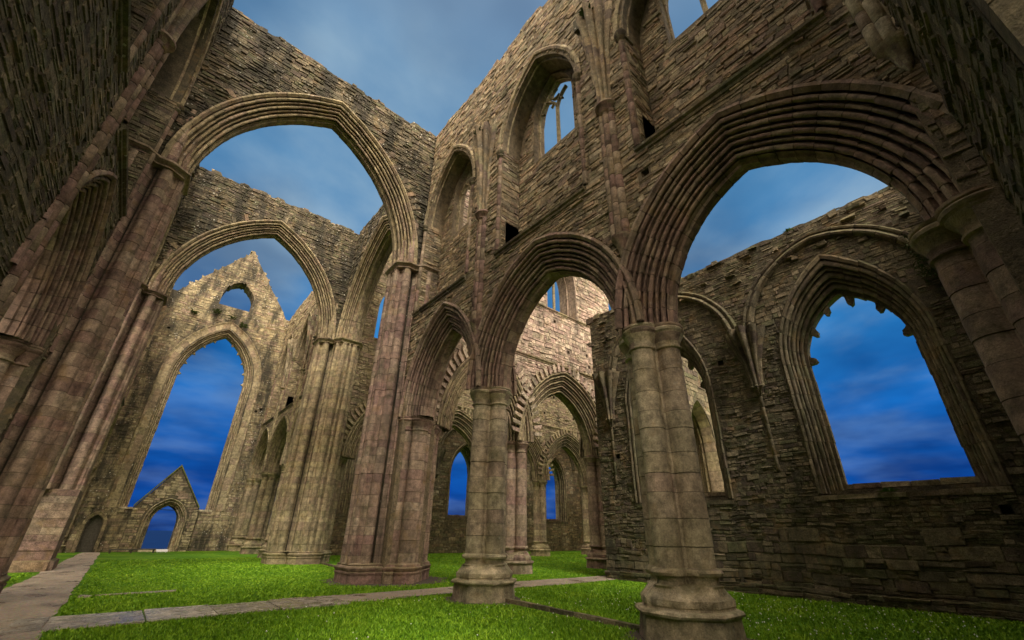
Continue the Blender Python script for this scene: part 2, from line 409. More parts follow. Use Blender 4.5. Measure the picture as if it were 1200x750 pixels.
def arch_obj(F, A, prof, pal, parent, name='arch', mat=None, **k):
    M = MB(); sweep_arch(M, F, A, prof, pal, **k); return sub(M.build(name, mat or ASH, parent, smooth=38), parent)

def stack(M, rings, colf, cap=True):
    """rings: list of lists of (x,y,z), same length, closed"""
    n = len(rings[0]); o = []
    for r in rings: o.append(len(M.v)); M.v.extend(r)
    for i in range(len(rings)-1):
        for k in range(n):
            k2 = (k+1) % n; M.face([o[i]+k, o[i]+k2, o[i+1]+k2, o[i+1]+k], colf(i, k))
    if cap:
        M.face([o[-1]+k for k in range(n)], colf(len(rings)-2, 0)); M.face([o[0]+k for k in reversed(range(n))], colf(0, 0))
def offset_poly(P, d):
    n = len(P); out = []
    for i in range(n):
        x0, y0 = P[i-1][:2]; x1, y1 = P[(i+1) % n][:2]; dx, dy = x1-x0, y1-y0; l = math.hypot(dx, dy) or 1
        out.append((P[i][0]+dy/l*d, P[i][1]-dx/l*d))
    return out
def column(M, cx, cy, P, z0, z1, pal, course=(.3, .48), groups=None, wear=.009, ends=True):
    """shaft of plan P (counter-clockwise) coursed in drums with fine joints"""
    z = z0; k = 0; Rg = []; info = []
    while z < z1-.02:
        zn = z+rng.uniform(*course)
        if zn > z1-.12: zn = z1
        w0 = rng.uniform(-wear, wear)
        for zz, of, jt in ((z+.0005, -.010, 1), (z+.006, 0, 0), (zn-.006, 0, 1), (zn-.0005, -.010, 1)):
            Rg.append([(cx+x, cy+y, zz) for x, y in offset_poly(P, of+w0)]); info.append((k, jt))
        z = zn; k += 1
    cc = {}
    def colf(i, q):
        kk, jt = info[i]; g = groups[q] if groups else ((q+len(P)//8)*4//len(P)) % 4; key = (kk, g)
        if kk not in cc: cc[kk] = tint(pal, .2)
        if key not in cc: cc[key] = blend(tint(pal, .15), cc[kk], .55)
        c = cc[key]
        return tuple(x*.48 for x in c) if (i % 4 != 1) else c
    stack(M, Rg, colf, ends)
def lathe(M, cx, cy, prof, pal, dark=None):
    """prof: list of (z, polygon)"""
    c = tint(pal); cs = [tint(pal, .08) for _ in range(8)]
    n = len(prof[0][1])
    stack(M, [[(cx+x, cy+y, z) for x, y in P] for z, P in prof], lambda i, k: cs[(k*8//n + i//4) % 8])
NPL = 80
def quatre(R=.61, r=.235, th0=0.0, off=0.0):
    d = R-r; P = []
    for i in range(NPL):
        th = 2*math.pi*i/NPL; best = R*.52
        for k in range(4):
            a = th0+k*math.pi/2; q = math.cos(th-a); disc = r*r - d*d*(1-q*q)
            if q > 0 and disc >= 0: best = max(best, d*q+math.sqrt(disc))
        P.append(((best+off)*math.cos(th), (best+off)*math.sin(th)))
    return P
def octo(R, sm=0.0):
    P = []
    for i in range(NPL):
        th = 2*math.pi*i/NPL; a = (th+math.pi/8+1e-9) % (math.pi/4)-math.pi/8
        P.append((R/math.cos(a)*math.cos(th), R/math.cos(a)*math.sin(th)))
    return P
def mixP(A, B, f): return [(a[0]*(1-f)+b[0]*f, a[1]*(1-f)+b[1]*f) for a, b in zip(A, B)]
def circ(R, n=NPL): return [(R*math.cos(2*math.pi*i/n), R*math.sin(2*math.pi*i/n)) for i in range(n)]

def pier_base(cx, cy, pal, parent, s=1.0, worn=0.0):
    M = MB(); q = quatre(); j = lambda: rng.uniform(-worn, worn)
    pr = [(-.2, octo(.77*s)), (0.02, octo(.77*s)), (.36, octo(.74*s)), (.372, octo(.745*s)), (.385, octo(.80*s)), (.42, octo(.815*s)), (.455, octo(.79*s)), (.47, octo(.70*s)),
          (.50, octo(.685*s)), (.52, octo(.70*s)), (.61, octo(.70*s)), (.625, octo(.685*s)), (.70, mixP(octo(.64*s), quatre(off=.08), .25)), (.765, mixP(octo(.60*s), quatre(off=.06), .6)), (.80, quatre(off=.06)), (.815, quatre(off=.0)),
          (.87, quatre(off=-.015)), (.92, quatre(off=.0)), (.94, quatre(off=.065)), (.985, quatre(off=.085)), (1.03, quatre(off=.06)), (1.05, quatre(off=.01))]
    rr = []
    for z, P in pr:
        ph = [rng.uniform(-.006, .006)*(1+2*worn) for _ in range(NPL)]
        rr.append((z, [(x*(1+ph[i]), y*(1+ph[i])) for i, (x, y) in enumerate(P)]))
    lathe(M, cx, cy, rr, pal); return M.build('base', ASH, parent, smooth=32)
def pier_capital(cx, cy, z, pal, parent, q=None):
    M = MB(); q = q or quatre()
    R = lambda f, o: mixP([(x*(1+0), y) for x, y in offset_poly(q, o)], circ(.70), f)
    pr = [(z-.52, offset_poly(q, 0)), (z-.50, offset_poly(q, .035)), (z-.47, offset_poly(q, .04)), (z-.45, offset_poly(q, .008)), (z-.36, offset_poly(q, .02)), (z-.27, offset_poly(q, .07)), (z-.22, R(.15, .10)), (z-.20, R(.15, .11)), (z-.19, R(.2, .08)),
          (z-.165, R(.3, .10)), (z-.15, R(.4, .13)), (z-.10, R(.35, .15)), (z-.075, R(.35, .12)), (z-.06, R(.4, .09)), (z-.04, R(.4, .13)), (z, R(.45, .14)), (z+.01, R(.45, .10))]
    lathe(M, cx, cy, pr, pal); return M.build('capital', ASH, parent, smooth=38)
def pillar(x, y, label, pal='grey', zc=5.5, group='clustered pillars of the arcades', worn=0):
    t = thing('clustered_pillar', label, 'pillar', (x, y, 0), group)
    M = MB(); column(M, x, y, quatre(), 1.04, zc-.5, pal); M.build('shaft', ASH, t, smooth=40)
    pier_base(x, y, pal, t, worn=worn); pier_capital(x, y, zc, pal, t)
    return t

# stepped plan of a crossing pier: four arms with shaft bundles on the diagonals
def cross_plan(arms, h=.50):
    """arms: lengths towards +x, +y, -x, -y"""
    P = []; G = []
    for k in range(4):
        th = k*math.pi/2; c, s = math.cos(th), math.sin(th); a, b = arms[k], arms[(k+1) % 4]
        m = .66
        seg = ribs((a, -h), (a, h), 3, -1, roll=.72, hollow=.14, bulge=.7) + ribs((a-.03, h+.06), (m+.16, h+.14), 1, -1, roll=.5, hollow=.22) + ribs((m+.10, h+.16), (h+.16, m+.10), 1, -1, roll=.7, hollow=.3) + ribs((h+.14, m+.16), (h+.06, b-.03), 1, -1, roll=.5, hollow=.22)
        for x, y, g in seg: P.append((x*c-y*s, x*s+y*c)); G.append(0)
    n = len(P); G = [i*44//n for i in range(n)]
    return P, G
def cross_outline(arms, h=.50):
    m = .66; P = []
    for k in range(4):
        th = k*math.pi/2; c, s = math.cos(th), math.sin(th); a, b = arms[k], arms[(k+1) % 4]
        for x, y in ((a+.02, -h-.03), (a+.02, h+.03), ((a+m+.16)/2, h+.10+max(0, a-m-.16)*.25), (m+.17, h+.25), (h+.25, m+.17), (h+.10+max(0, b-m-.16)*.25, (b+m+.16)/2)): P.append((x*c-y*s, x*s+y*c))
    return P
def mitre(P, d):
    n = len(P); out = []
    for i in range(n):
        (ax, ay), (bx, by), (cx, cy) = P[i-1], P[i], P[(i+1) % n]
        l1 = math.hypot(bx-ax, by-ay) or 1; l2 = math.hypot(cx-bx, cy-by) or 1
        n1 = ((by-ay)/l1, -(bx-ax)/l1); n2 = ((cy-by)/l2, -(cx-bx)/l2); k = max(.3, 1+n1[0]*n2[0]+n1[1]*n2[1])
        out.append((bx+(n1[0]+n2[0])/k*d, by+(n1[1]+n2[1])/k*d))
    return out
def crossing_pier(x, y, label, pal, low=0.0, zt=12.4, arms=(1.15, 1.45, 1.5, 1.15)):
    t = thing('crossing_pier', label, 'pier', (x, y, 0), 'great piers at the crossing')
    P, G = cross_plan(arms); M = MB()
    column(M, x, y, P, max(.55, low), zt-.25, pal, course=(.24, .42), groups=G, wear=.008); M.build('shaft_bundle', ASH, t, smooth=40)
    M = MB(); PO = cross_outline(arms); O = lambda d: mitre(PO, d)
    if low == 0:
        lathe(M, x, y, [(-.2, O(.10)), (.26, O(.10)), (.27, O(.12)), (.32, O(.13)), (.35, O(.10)), (.37, O(.12)), (.41, O(.14)), (.45, O(.15)), (.49, O(.09)), (.52, O(.06)), (.55, O(.08)), (.59, O(-.02))], 'red' if pal == 'red' else pal)
        M.build('base', ASH, t, smooth=32)
    else:                                                         # shafts stop on corbels above a plain ashlar foot
        Q = octo(1.0); Q = [(max(-1.62, min(1.62, px*2.4)), max(-1.0, min(1.0, py*2.4))) for px, py in Q]
        M2 = MB(); column(M2, x, y, Q, .35, low+.03, 'red', course=(.2, .36), wear=.016, groups=[i*16//NPL for i in range(NPL)]); M2.build('plain_foot', RUB, t)
        lathe(M, x, y, [(-.2, offset_poly(Q, .14)), (.33, offset_poly(Q, .14)), (.36, offset_poly(Q, .05)), (.38, offset_poly(Q, .0))], 'warm'); M.build('base', RUB, t, smooth=30)
    M = MB(); lathe(M, x, y, [(zt-.26, O(-.02)), (zt-.24, O(.05)), (zt-.2, O(.05)), (zt-.18, O(.02)), (zt-.1, O(.09)), (zt-.06, O(.16)), (zt, O(.17)), (zt+.02, O(.10)), (zt+.05, O(-.01))], pal); M.build('abacus', ASH, t, smooth=35)
    M = MB(); column(M, x, y, [(px*.92, py*.92) for px, py in P], zt+.05, 15.0, pal, course=(.24, .42), groups=G); M.build('upper_shafts', ASHW, t, smooth=40)
    return t
def respond(x, y, label, zc=5.5, pal='grey', group='half pillars that end the arcades'):
    t = thing('respond', label, 'half pillar', (x, y, 0), group)
    M = MB(); column(M, x, y, quatre(), .8, zc-.5, pal); M.build('shaft', ASH, t, smooth=40)
    pier_base(x, y, pal, t); pier_capital(x, y, zc, pal, t); return t

# half-round shafts and corbels against a wall
def half_shaft(M, F, s, z0, z1, r=.11, t=.0, pal='red', n=1, course=(.35, .6), sp=None):
    sp = sp or r*1.5
    for k in range(n):
        c = s+(k-(n-1)/2)*sp; tt = t+(r*.35 if n == 3 and k == 1 else 0); z = z0
        while z < z1-.02:
            zn = min(z1, z+rng.uniform(*course)); col_ = tint(pal, .1); rr = r+rng.uniform(-.004, .004)
            pr = [(z, rr-.012), (z+.012, rr), (zn-.008, rr), (zn, rr-.012)]
            o = len(M.v); m = 9
            for zz, q in pr:
                for i in range(m):
                    a = math.pi*i/(m-1)*1.16-.25; M.v.append(F(c+q*math.cos(a), tt+q*math.sin(a), zz))
            for i in range(3):
                for q in range(m-1): M.face([o+i*m+q, o+i*m+q+1, o+(i+1)*m+q+1, o+(i+1)*m+q], tuple(v*.4 for v in col_) if i != 1 else col_)
            z = zn
def half_lathe(M, F, s, prof, pal, t=0.0, lobes=0, amp=.0, wid=1.0, m=25):
    """prof (z, r): half round against the wall, optional ribs"""
    o = len(M.v); cs = [tint(pal, .1) for _ in range(6)]
    for z, r in prof:
        for i in range(m):
            a = math.pi*1.1*i/(m-1)-.05*math.pi; q = r*(1+(amp*abs(math.sin(lobes*a*.909+.15)) - amp*.5 if lobes else 0))
            M.v.append(F(s+q*math.cos(a)*wid, t+q*math.sin(a), z))
    for i in range(len(prof)-1):
        for q in range(m-1): M.face([o+i*m+q, o+i*m+q+1, o+(i+1)*m+q+1, o+(i+1)*m+q], cs[(q*6//m+i) % 6])
    M.face([o+(len(prof)-1)*m+q for q in range(m)], cs[0]); M.face([o+q for q in reversed(range(m))], cs[0])
def vault_shaft(F, s, parent, z0=7.75, zc=12.2, zt=16.4, pal='red', full=True, w_=.36):
    M = MB(); half_shaft(M, F, s, z0, zc-.25, .10, .03, pal, n=3, sp=.15); sh = sub(M.build('vaulting_shaft', ASH, parent, smooth=45), parent)
    M = MB(); half_lathe(M, F, s, [(z0-.62, .03), (z0-.5, .08), (z0-.32, .11), (z0-.12, .19), (z0-.05, .24), (z0, .25), (z0+.03, .2)], pal); M.build('corbel', ASH, sh, smooth=40)
    M = MB(); half_lathe(M, F, s, [(zc-.28, .17), (zc-.24, .21), (zc-.2, .18), (zc-.08, .24), (zc-.03, .31), (zc+.03, .31), (zc+.05, .26)], pal); M.build('capital', ASH, sh, smooth=40)
    if full:
        M = MB(); pr = []
        for i in range(12):
            f = i/11; pr.append((zc+.04+(zt-zc)*f, .20+w_*f**1.9+rng.uniform(-.02, .02)))
        pr.append((zt+.12, w_*.7)); pr.append((zt+.2, w_*.3))
        half_lathe(M, F, s, pr, 'warm', t=0, lobes=5, amp=.45, wid=1.0, m=51); M.build('vault_springer', ASHW, sh, smooth=35)
        M = MB()
        for i in range(14): q_ = rng.uniform(-.4, .3); box(M, F, s+q_, s+q_+rng.uniform(.1, .3), -.05, rng.uniform(.15, .42), zt-.25+rng.uniform(-.2, .2), zt+.05+rng.uniform(0, .2), tint('dark'), .05)
        M.build('broken_springer_top', RUBW, sh)
    return sh
def string_course(F, s0, s1, z, parent, pal='dark', d=.12, name='string_course'):
    M = MB(); s = s0
    while s < s1:
        e = min(s1, s+rng.uniform(.6, 1.1)); c = tint(pal); q = rng.uniform(-.008, .008)
        pr = [(-.02, z-.14), (.05, z-.13), (.06, z-.06), (d+q, z-.03), (d+.015+q, z+.03), (.0, z+.09), (-.02, z+.09)]
        o = len(M.v)
        for x in (s+.004, e-.004):
            for t, zz in pr: M.v.append(F(x, t, zz))
        n = len(pr)
        for k in range(n-1): M.face([o+k, o+k+1, o+n+k+1, o+n+k], c)
        M.face([o+k for k in range(n)], c); M.face([o+n+k for k in reversed(range(n))], c)
        s = e
    return M.build(name, ASHW, parent)

# ------------------------------------------------------------------ measured layout
XR, XL = 7.6, -3.4                       # arcade centre lines
FR, FL = 6.9, -2.7                       # their inner faces
YN, YB, YA, YC1, YC2, YF = -.85, 4.5, 10.2, 15.9, 26.7, 43.8
YD, YE = 32.4, 38.1
T = .7
ZS = 5.5                                  # arcade springing
ZT = 20.9
holes_r = random.Random(3)
def put_holes(s0, s1, z0, z1, n):
    return [Op(a, a+.2, b, b+.2) for a, b in ((holes_r.uniform(s0, s1), holes_r.uniform(z0, z1)) for _ in range(n))]

# ------------------------------------------------------------------ arcade walls of the transepts
def transept_wall(name_lab, FX, sgn, y0, y1, arches, bays, seed, pal='warm', top=ZT, dens=1.0, detail=True, shafts=(), parent_loc=None, mullions=(), win_z=13.9, left=False, z0s=7.75):
    """FX inner face; sgn: direction (x) the face looks to"""
    F = Frame((FX, 0), (0, 1), (sgn, 0)); FC = F.shift(-T)
    t = thing('arcade_wall', name_lab, 'wall', (FX-sgn*T, (y0+y1)/2, ZS), 'walls of the transepts')
    tf = rtop(top, y0, y1, .16, .5, seed)
    DH = .88
    AR = [Arch(c, h, ZS, r) for c, h, r in arches]
    def ahi(x): return max([ZS+.02]+[a.top(x, DH-.03) for a in AR if abs(x-a.c) < a.h+DH-.03])
    aop = Op((10.75 if left else y0+.3), y1-.3, -1, ahi)
    rec = [Arch(c, 1.85, 14.6, 3.35) for c in bays]; win = [Arch(c, 1.0, 16.1, 1.75) for c in bays]
    rops = [a.op(0, 9.95) for a in rec]; wops = [a.op(0, win_z) for a in win]
    pops = []
    ed = sorted(bays)
    for a, b in zip(ed[:-1], ed[1:]): pops.append(Op(a+1.85, b-1.85, 9.97, 11.35))
    ph = put_holes(y0+.5, y1-.5, 6, 19, int(14*dens)) if detail else []
    ph = [o for o in ph if not any(r.s0-.3 < o.s0 < r.s1+.3 and o.lo(0) > 9.3 for r in rops) and o.lo(0) > ahi((o.s0+o.s1)/2)+.2 and all(abs(o.s0-s_) > .6 for s_ in shafts)]
    M = MB(); mc = mortar(pal)
    wall(M, F, y0, y1, 0, -.25, tf, [aop]+rops+ph, c=mc); wall(M, F, y0, y1, -.25, -.85, tf, [aop]+rops+pops, c=mc); wall(M, F, y0, y1, -.85, -2*T, tf, [aop]+wops, c=mc)
    h = ((.06, .16) if left else (.075, .19)) if detail else (.16, .26)
    wd = (.13, .48) if detail else (.3, .7)
    rubble(M, F, y0, y1, 0 if left else ZS+.1, top+.2, [aop]+rops+ph, tf, h=h, wd=wd, pal=pal, dep=(.003, .026) if left else (.004, .042))
    FB = Frame((FX-sgn*2*T, 0), (0, 1), (-sgn, 0))
    rubble(M, FB, y0, y1, ZS+.1, top+.2, [aop]+wops, tf, h=(.18, .28), wd=(.35, .8), pal=pal)
    F2 = F.shift(-.85)
    for r, w_ in zip(rec, wops):
        rubble(M, F2, r.c-1.84, r.c+1.84, 10, 17.9, [w_], lambda x, r=r: r.top(x)-.03, h=h, wd=wd, pal=pal, dep=(.01, .05))
        for side in (-1, 1):                                     # reveals of the recess
            FS = Frame((FX, r.c+side*1.85), (-sgn, 0), (0, -side)); door = [Op(.25, .85, 9.9, 11.35)]
            hasp = any(abs(p.s0-(r.c+1.85)) < .01 for p in pops) if side == 1 else any(abs(p.s1-(r.c-1.85)) < .01 for p in pops)
            rubble(M, FS, 0.02, .83, 9.97, 14.6, door if hasp else [], None, h=(.09, .18), wd=(.2, .5), pal=pal, dep=(.008, .03))
    capstones(M, F, y0, y1, -.25, -1.15, tf, 'warm')
    M.build('masonry', RUB, t)
    prof = arch_profile(T, DH, 7)
    for a in AR: arch_obj(FC, a, prof, 'red' if detail else 'ochre', t)
    # recess: shafts, moulded head, window arch, mullion
    for k, r in enumerate(rec):
        pr = [(.06, .30, 1), (.10, .22, 1), (.07, .14, 2), (.0, .12, 3)]+[(x, y, g+4) for x, y, g in ribs((.0, .12), (-.28, -.04), 2, 1)]+[(-.85, .25 if True else 0, 30)]
        g = arch_obj(F, r, pr, 'ochre', t, 'clerestory_arch', ASHW, vl=.4)
        for sd_ in (-1, 1):
            M = MB()
            half_shaft(M, F, r.c+sd_*(1.85+.10), 10.05, 14.35, .085, .0, 'red', 1)
            half_lathe(M, F, r.c+sd_*1.95, [(14.3, .09), (14.38, .15), (14.46, .11), (14.56, .18), (14.62, .18)], 'dark')
            M.build('recess_shaft', ASH, t, smooth=45)
        wp = arch_profile(.28, .22, 2, .08, 0)
        wo = arch_obj(F.shift(-1.15), win[k], wp, 'ochre', t, 'window_surround', ASHW, jamb=win_z)
        if k in mullions or mullions == 'all':
            M = MB(); FM = F.shift(-1.15)
            column_box(M, FM, win[k].c, win_z-.1, 16.15, .065, 'ochre'); M.build('mullion', ASHW, wo)
            if k in mullions or detail:
                M = MB(); tracery(M, FM, win[k]); M.build('tracery', ASHW, wo, smooth=40)
        string_course(F, r.c-1.95, r.c+2.0, 9.9, t, 'dark')
    for s_ in shafts: vault_shaft(F, s_, t, z0=z0s, pal='red' if detail else 'ochre')
    return t, F
def column_box(M, F, s, z0, z1, r, pal):
    z = z0
    while z < z1-.02:
        zn = min(z1, z+rng.uniform(.7, 1.1)); c = tint(pal, .06)
        P = [(-r, -r*.5), (0, -r*1.7), (r, -r*.5), (r, r*.5), (0, r*1.7), (-r, r*.5)]
        stack(M, [[F(s+a, b, zz) for a, b in P] for zz in (z, zn-.004)], lambda i, k: c); z = zn
def tube_path(M, pts, r, c, F, m=6):
    o = None
    for i, (s, z) in enumerate(pts):
        a = pts[max(0, i-1)]; b = pts[min(len(pts)-1, i+1)]; dx, dz_ = b[0]-a[0], b[1]-a[1]; l = math.hypot(dx, dz_) or 1; nx, nz_ = -dz_/l, dx/l
        o2 = len(M.v)
        for k in range(m):
            th = 2*math.pi*k/m; M.v.append(F(s+nx*r*math.cos(th), r*1.5*math.sin(th), z+nz_*r*math.cos(th)))
        if o is not None:
            for k in range(m): M.face([o+k, o+(k+1) % m, o2+(k+1) % m, o2+k], c)
        o = o2
def tracery(M, F, A, broken=True):
    c = tint('ochre')
    for sd_ in (-1, 1):                                            # two lights meeting the mullion, with cusps
        cc = A.c+sd_*A.h/2; a = Arch(cc, A.h/2, A.zs, A.h*.85)
        for s2 in (-1, 1):
            if broken and sd_ == -1 and s2 == -1: continue
            pts = [a.pt(s2, f, 0) for f in np.linspace(0, 1, 8)]; tube_path(M, pts, .055, c, F)
            p = a.pt(s2, .55, -.02); q = a.pt(s2, .55, -.2); tube_path(M, [p, ((p[0]+q[0])/2, (p[1]+q[1])/2-.03), q], .04, c, F)
    z = A.zs+A.h*.95
    pts = [(A.c+.26*math.cos(t_), z+.26*math.sin(t_)) for t_ in np.linspace(-2.2, 3.2 if not broken else 1.6, 12)]; tube_path(M, pts, .05, c, F)

near_right = dict(arches=[(1.86, 2.06, 2.93), (7.35, 2.25, 2.95), (12.5, 1.70, 2.95)])
RW, FRr = transept_wall('tall red-brown arcade wall right of the viewer, three moulded arches below clerestory windows', FR, -1, YN, 15.1, near_right['arches'], [1.75, 7.3, 13.0], 11, shafts=(4.45, 10.2), mullions=(0, 1, 2))
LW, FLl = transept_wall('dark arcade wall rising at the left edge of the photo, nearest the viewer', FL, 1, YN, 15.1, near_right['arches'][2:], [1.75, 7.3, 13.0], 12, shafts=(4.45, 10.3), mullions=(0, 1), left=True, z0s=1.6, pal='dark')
farA = [(2*21.3-12.5, 1.70, 2.95), (2*21.3-7.35, 2.25, 2.95), (2*21.3-1.72, 2.12, 2.95)]
RF, _ = transept_wall('far right transept wall with three narrow-looking arches beyond the crossing', FR, -1, 27.5, YF, farA, [29.6, 35.3, 40.85], 13, pal='ochre', detail=False, shafts=(32.4, 38.15), mullions=())
LF, _ = transept_wall('far left transept wall, seen edge on beyond the crossing', FL, 1, 27.5, YF, farA, [29.6, 35.3, 40.85], 14, pal='ochre', detail=False, shafts=(32.4, 38.15), mullions=())
# small niche and joggled slot in the third bay
M = MB()
# pillars
pillar(XR, YB, 'nearest clustered pillar with a worn moulded base, standing in front of the big aisle window', 'grey', worn=.4)
pillar(XR, YA, 'middle clustered pillar with octagonal base, standing between two dark moulded arches', 'grey', worn=.4)
respond(XL, YA+.45, 'half pillar of the left arch, below the leftmost vaulting shaft', pal='red')
for x, a, b in ((XR, 'right', 'dark sliver arches'), (XL, 'left', 'edge-on wall')):
    pillar(x, YD, 'yellowish pillar just beyond the far %s crossing pier, on the lawn' % a, 'ochre')
    pillar(x, YE, 'yellowish pillar of the far %s arcade, nearest the great empty window' % a, 'ochre')
respond(XR, -.62, 'red half pillar high at the right edge, carrying the biggest arch against the end wall', pal='red')
respond(XR, YF-.3, 'half pillar of the far right arcade against the great window wall', pal='ochre')
respond(XL, YF-.3, 'half pillar of the far left arcade against the great window wall', pal='ochre')
# crossing piers
crossing_pier(XR, YC1, 'massive purple-brown crossing pier right of centre, springing the nearer great arch', 'red', arms=(1.0, 1.45, 1.55, 1.0))
crossing_pier(XR, YC2, 'massive yellow-green crossing pier left of the purple one, springing the farther great arch', 'ochre', arms=(1.0, 1.0, 1.55, 1.45))
crossing_pier(XL, YC1, 'crossing pier leaning up the left edge, springing the nearer great arch', 'red', low=.0, arms=(1.55, 1.45, 1.0, 1.0))
crossing_pier(XL, YC2, 'broad crossing pier at lower left whose shafts stop above a plain pale ashlar foot', 'red', low=2.9, arms=(1.55, 1.0, 1.0, 1.45))
def arm_respond(x, y, dx, dy, label, pal):
    t = thing('respond', label, 'half pillar', (x, y, 0), 'half pillars that end the arcades')
    q = [(math.copysign(abs(px)**.8*.66**.2, px), math.copysign(abs(py)**.8*.66**.2, py)) for px, py in quatre(.60, .25)]
    M = MB(); column(M, x, y, q, .55, ZS-.5, pal, course=(.24, .42)); M.build('shaft', ASH, t, smooth=40)
    M = MB(); O = lambda d: offset_poly(q, d)
    lathe(M, x, y, [(-.2, O(.10)), (.26, O(.10)), (.27, O(.12)), (.32, O(.13)), (.35, O(.10)), (.37, O(.12)), (.45, O(.15)), (.49, O(.09)), (.55, O(.08)), (.59, O(0))], pal); M.build('base', ASH, t, smooth=35)
    pier_capital(x, y, ZS, pal, t, q); return t
arm_respond(XR, YC1-.84, 0, -1, 'purple-brown half pillar on the near face of the purple crossing pier', 'red')
arm_respond(XL, YC1-.84, 0, -1, 'half pillar on the near face of the nearer left crossing pier', 'red')
arm_respond(XR, YC2+.84, 0, 1, 'half pillar on the far face of the yellow-green crossing pier', 'ochre')
arm_respond(XL, YC2+.84, 0, 1, 'half pillar on the far face of the pale-footed crossing pier', 'ochre')
arm_respond(XR+.84, YC1, 1, 0, 'half pillar on the right face of the purple crossing pier', 'red')
arm_respond(XR+.84, YC2, 1, 0, 'half pillar on the right face of the yellow-green crossing pier', 'ochre')

# ------------------------------------------------------------------ great arches of the crossing
def great_arch(F, s0, s1, c, hs, label, seed, palf='dark', top=20.9, base=None):
    """F: t=0 on the wall's centre"""
    t = thing('crossing_arch', label, 'arch', F((s0+s1)/2, 0, 12.4), 'great arches of the crossing')
    A = Arch(c, hs, 12.4, 6.15); DH = .72; tf = rtop(top, s0, s1, .14, .5, seed, base)
    o = A.op(DH-.03, -5)
    o2 = Op(o.s0, o.s1, -5, lambda x: max(12.4, A.top(x, DH-.03)))
    M = MB(); wall(M, F, s0, s1, T-.02, -T+.02, tf, [o2], c=mortar(palf), z0=12.3)
    for f2 in (F.shift(T-.02), Frame(F(0, -T+.02, 0)[:2], F.s, (-F.t[0], -F.t[1]))):
        rubble(M, f2, s0, s1, 12.4, top+.4, [o2], tf, h=(.09, .19), wd=(.18, .5), pal=palf, dep=(.01, .07))
    capstones(M, F, s0, s1, T-.3, -T+.3, tf, 'warm')
    # rough relieving voussoirs just above the hood
    for side in (-1, 1):
        for k in range(26):
            if rng.random() < .72: continue
            f_ = k/26; a0 = A.pt(side, f_, DH+.10); a1 = A.pt(side, f_, DH+.45+rng.random()*.2); b0 = A.pt(side, f_+.022, DH+.10); b1 = A.pt(side, f_+.022, DH+.45)
            if max(a1[1], b1[1]) > top-.3: continue
            P = [F(a0[0], T-.05, a0[1]), F(b0[0], T-.05, b0[1]), F(b1[0], T-.05, b1[1]), F(a1[0], T-.05, a1[1]), F(a0[0], T+.03, a0[1]), F(b0[0], T+.03, b0[1]), F(b1[0], T+.04, b1[1]), F(a1[0], T+.04, a1[1])]
            M.add(P, [(4, 5, 6, 7), (0, 1, 5, 4), (1, 2, 6, 5), (2, 3, 7, 6), (3, 0, 4, 7)], tint('warm'))
    M.build('masonry', RUBW, t)
    arch_obj(F, A, arch_profile(T, DH, 5, .22, .08), 'ochre', t, 'arch_moulding', ASHW, vl=.42)
    return t
FXc = lambda y, td: Frame((0, y), (1, 0), (0, td))
great_arch(FXc(YC1, -1), FL-.6, FR+.6, 2.1, 3.9, 'nearer great arch spanning the crossing, its broad dark gable wall speckled with white lichen', 21)
great_arch(FXc(YC2, -1), FL-.6, FR+.6, 2.1, 3.9, 'farther great arch spanning the crossing, framing the distant gable', 22)
great_arch(Frame((XR, 0), (0, 1), (-1, 0)), YC1+.7, YC2-.7, 21.3, 3.85, 'steep crossing arch on the right, streaked with white, opening into the nave', 23)
great_arch(Frame((XL, 0), (0, 1), (1, 0)), YC1+.7, YC2-.7, 21.3, 3.85, 'crossing arch on the left, seen edge on behind the left pier', 24)

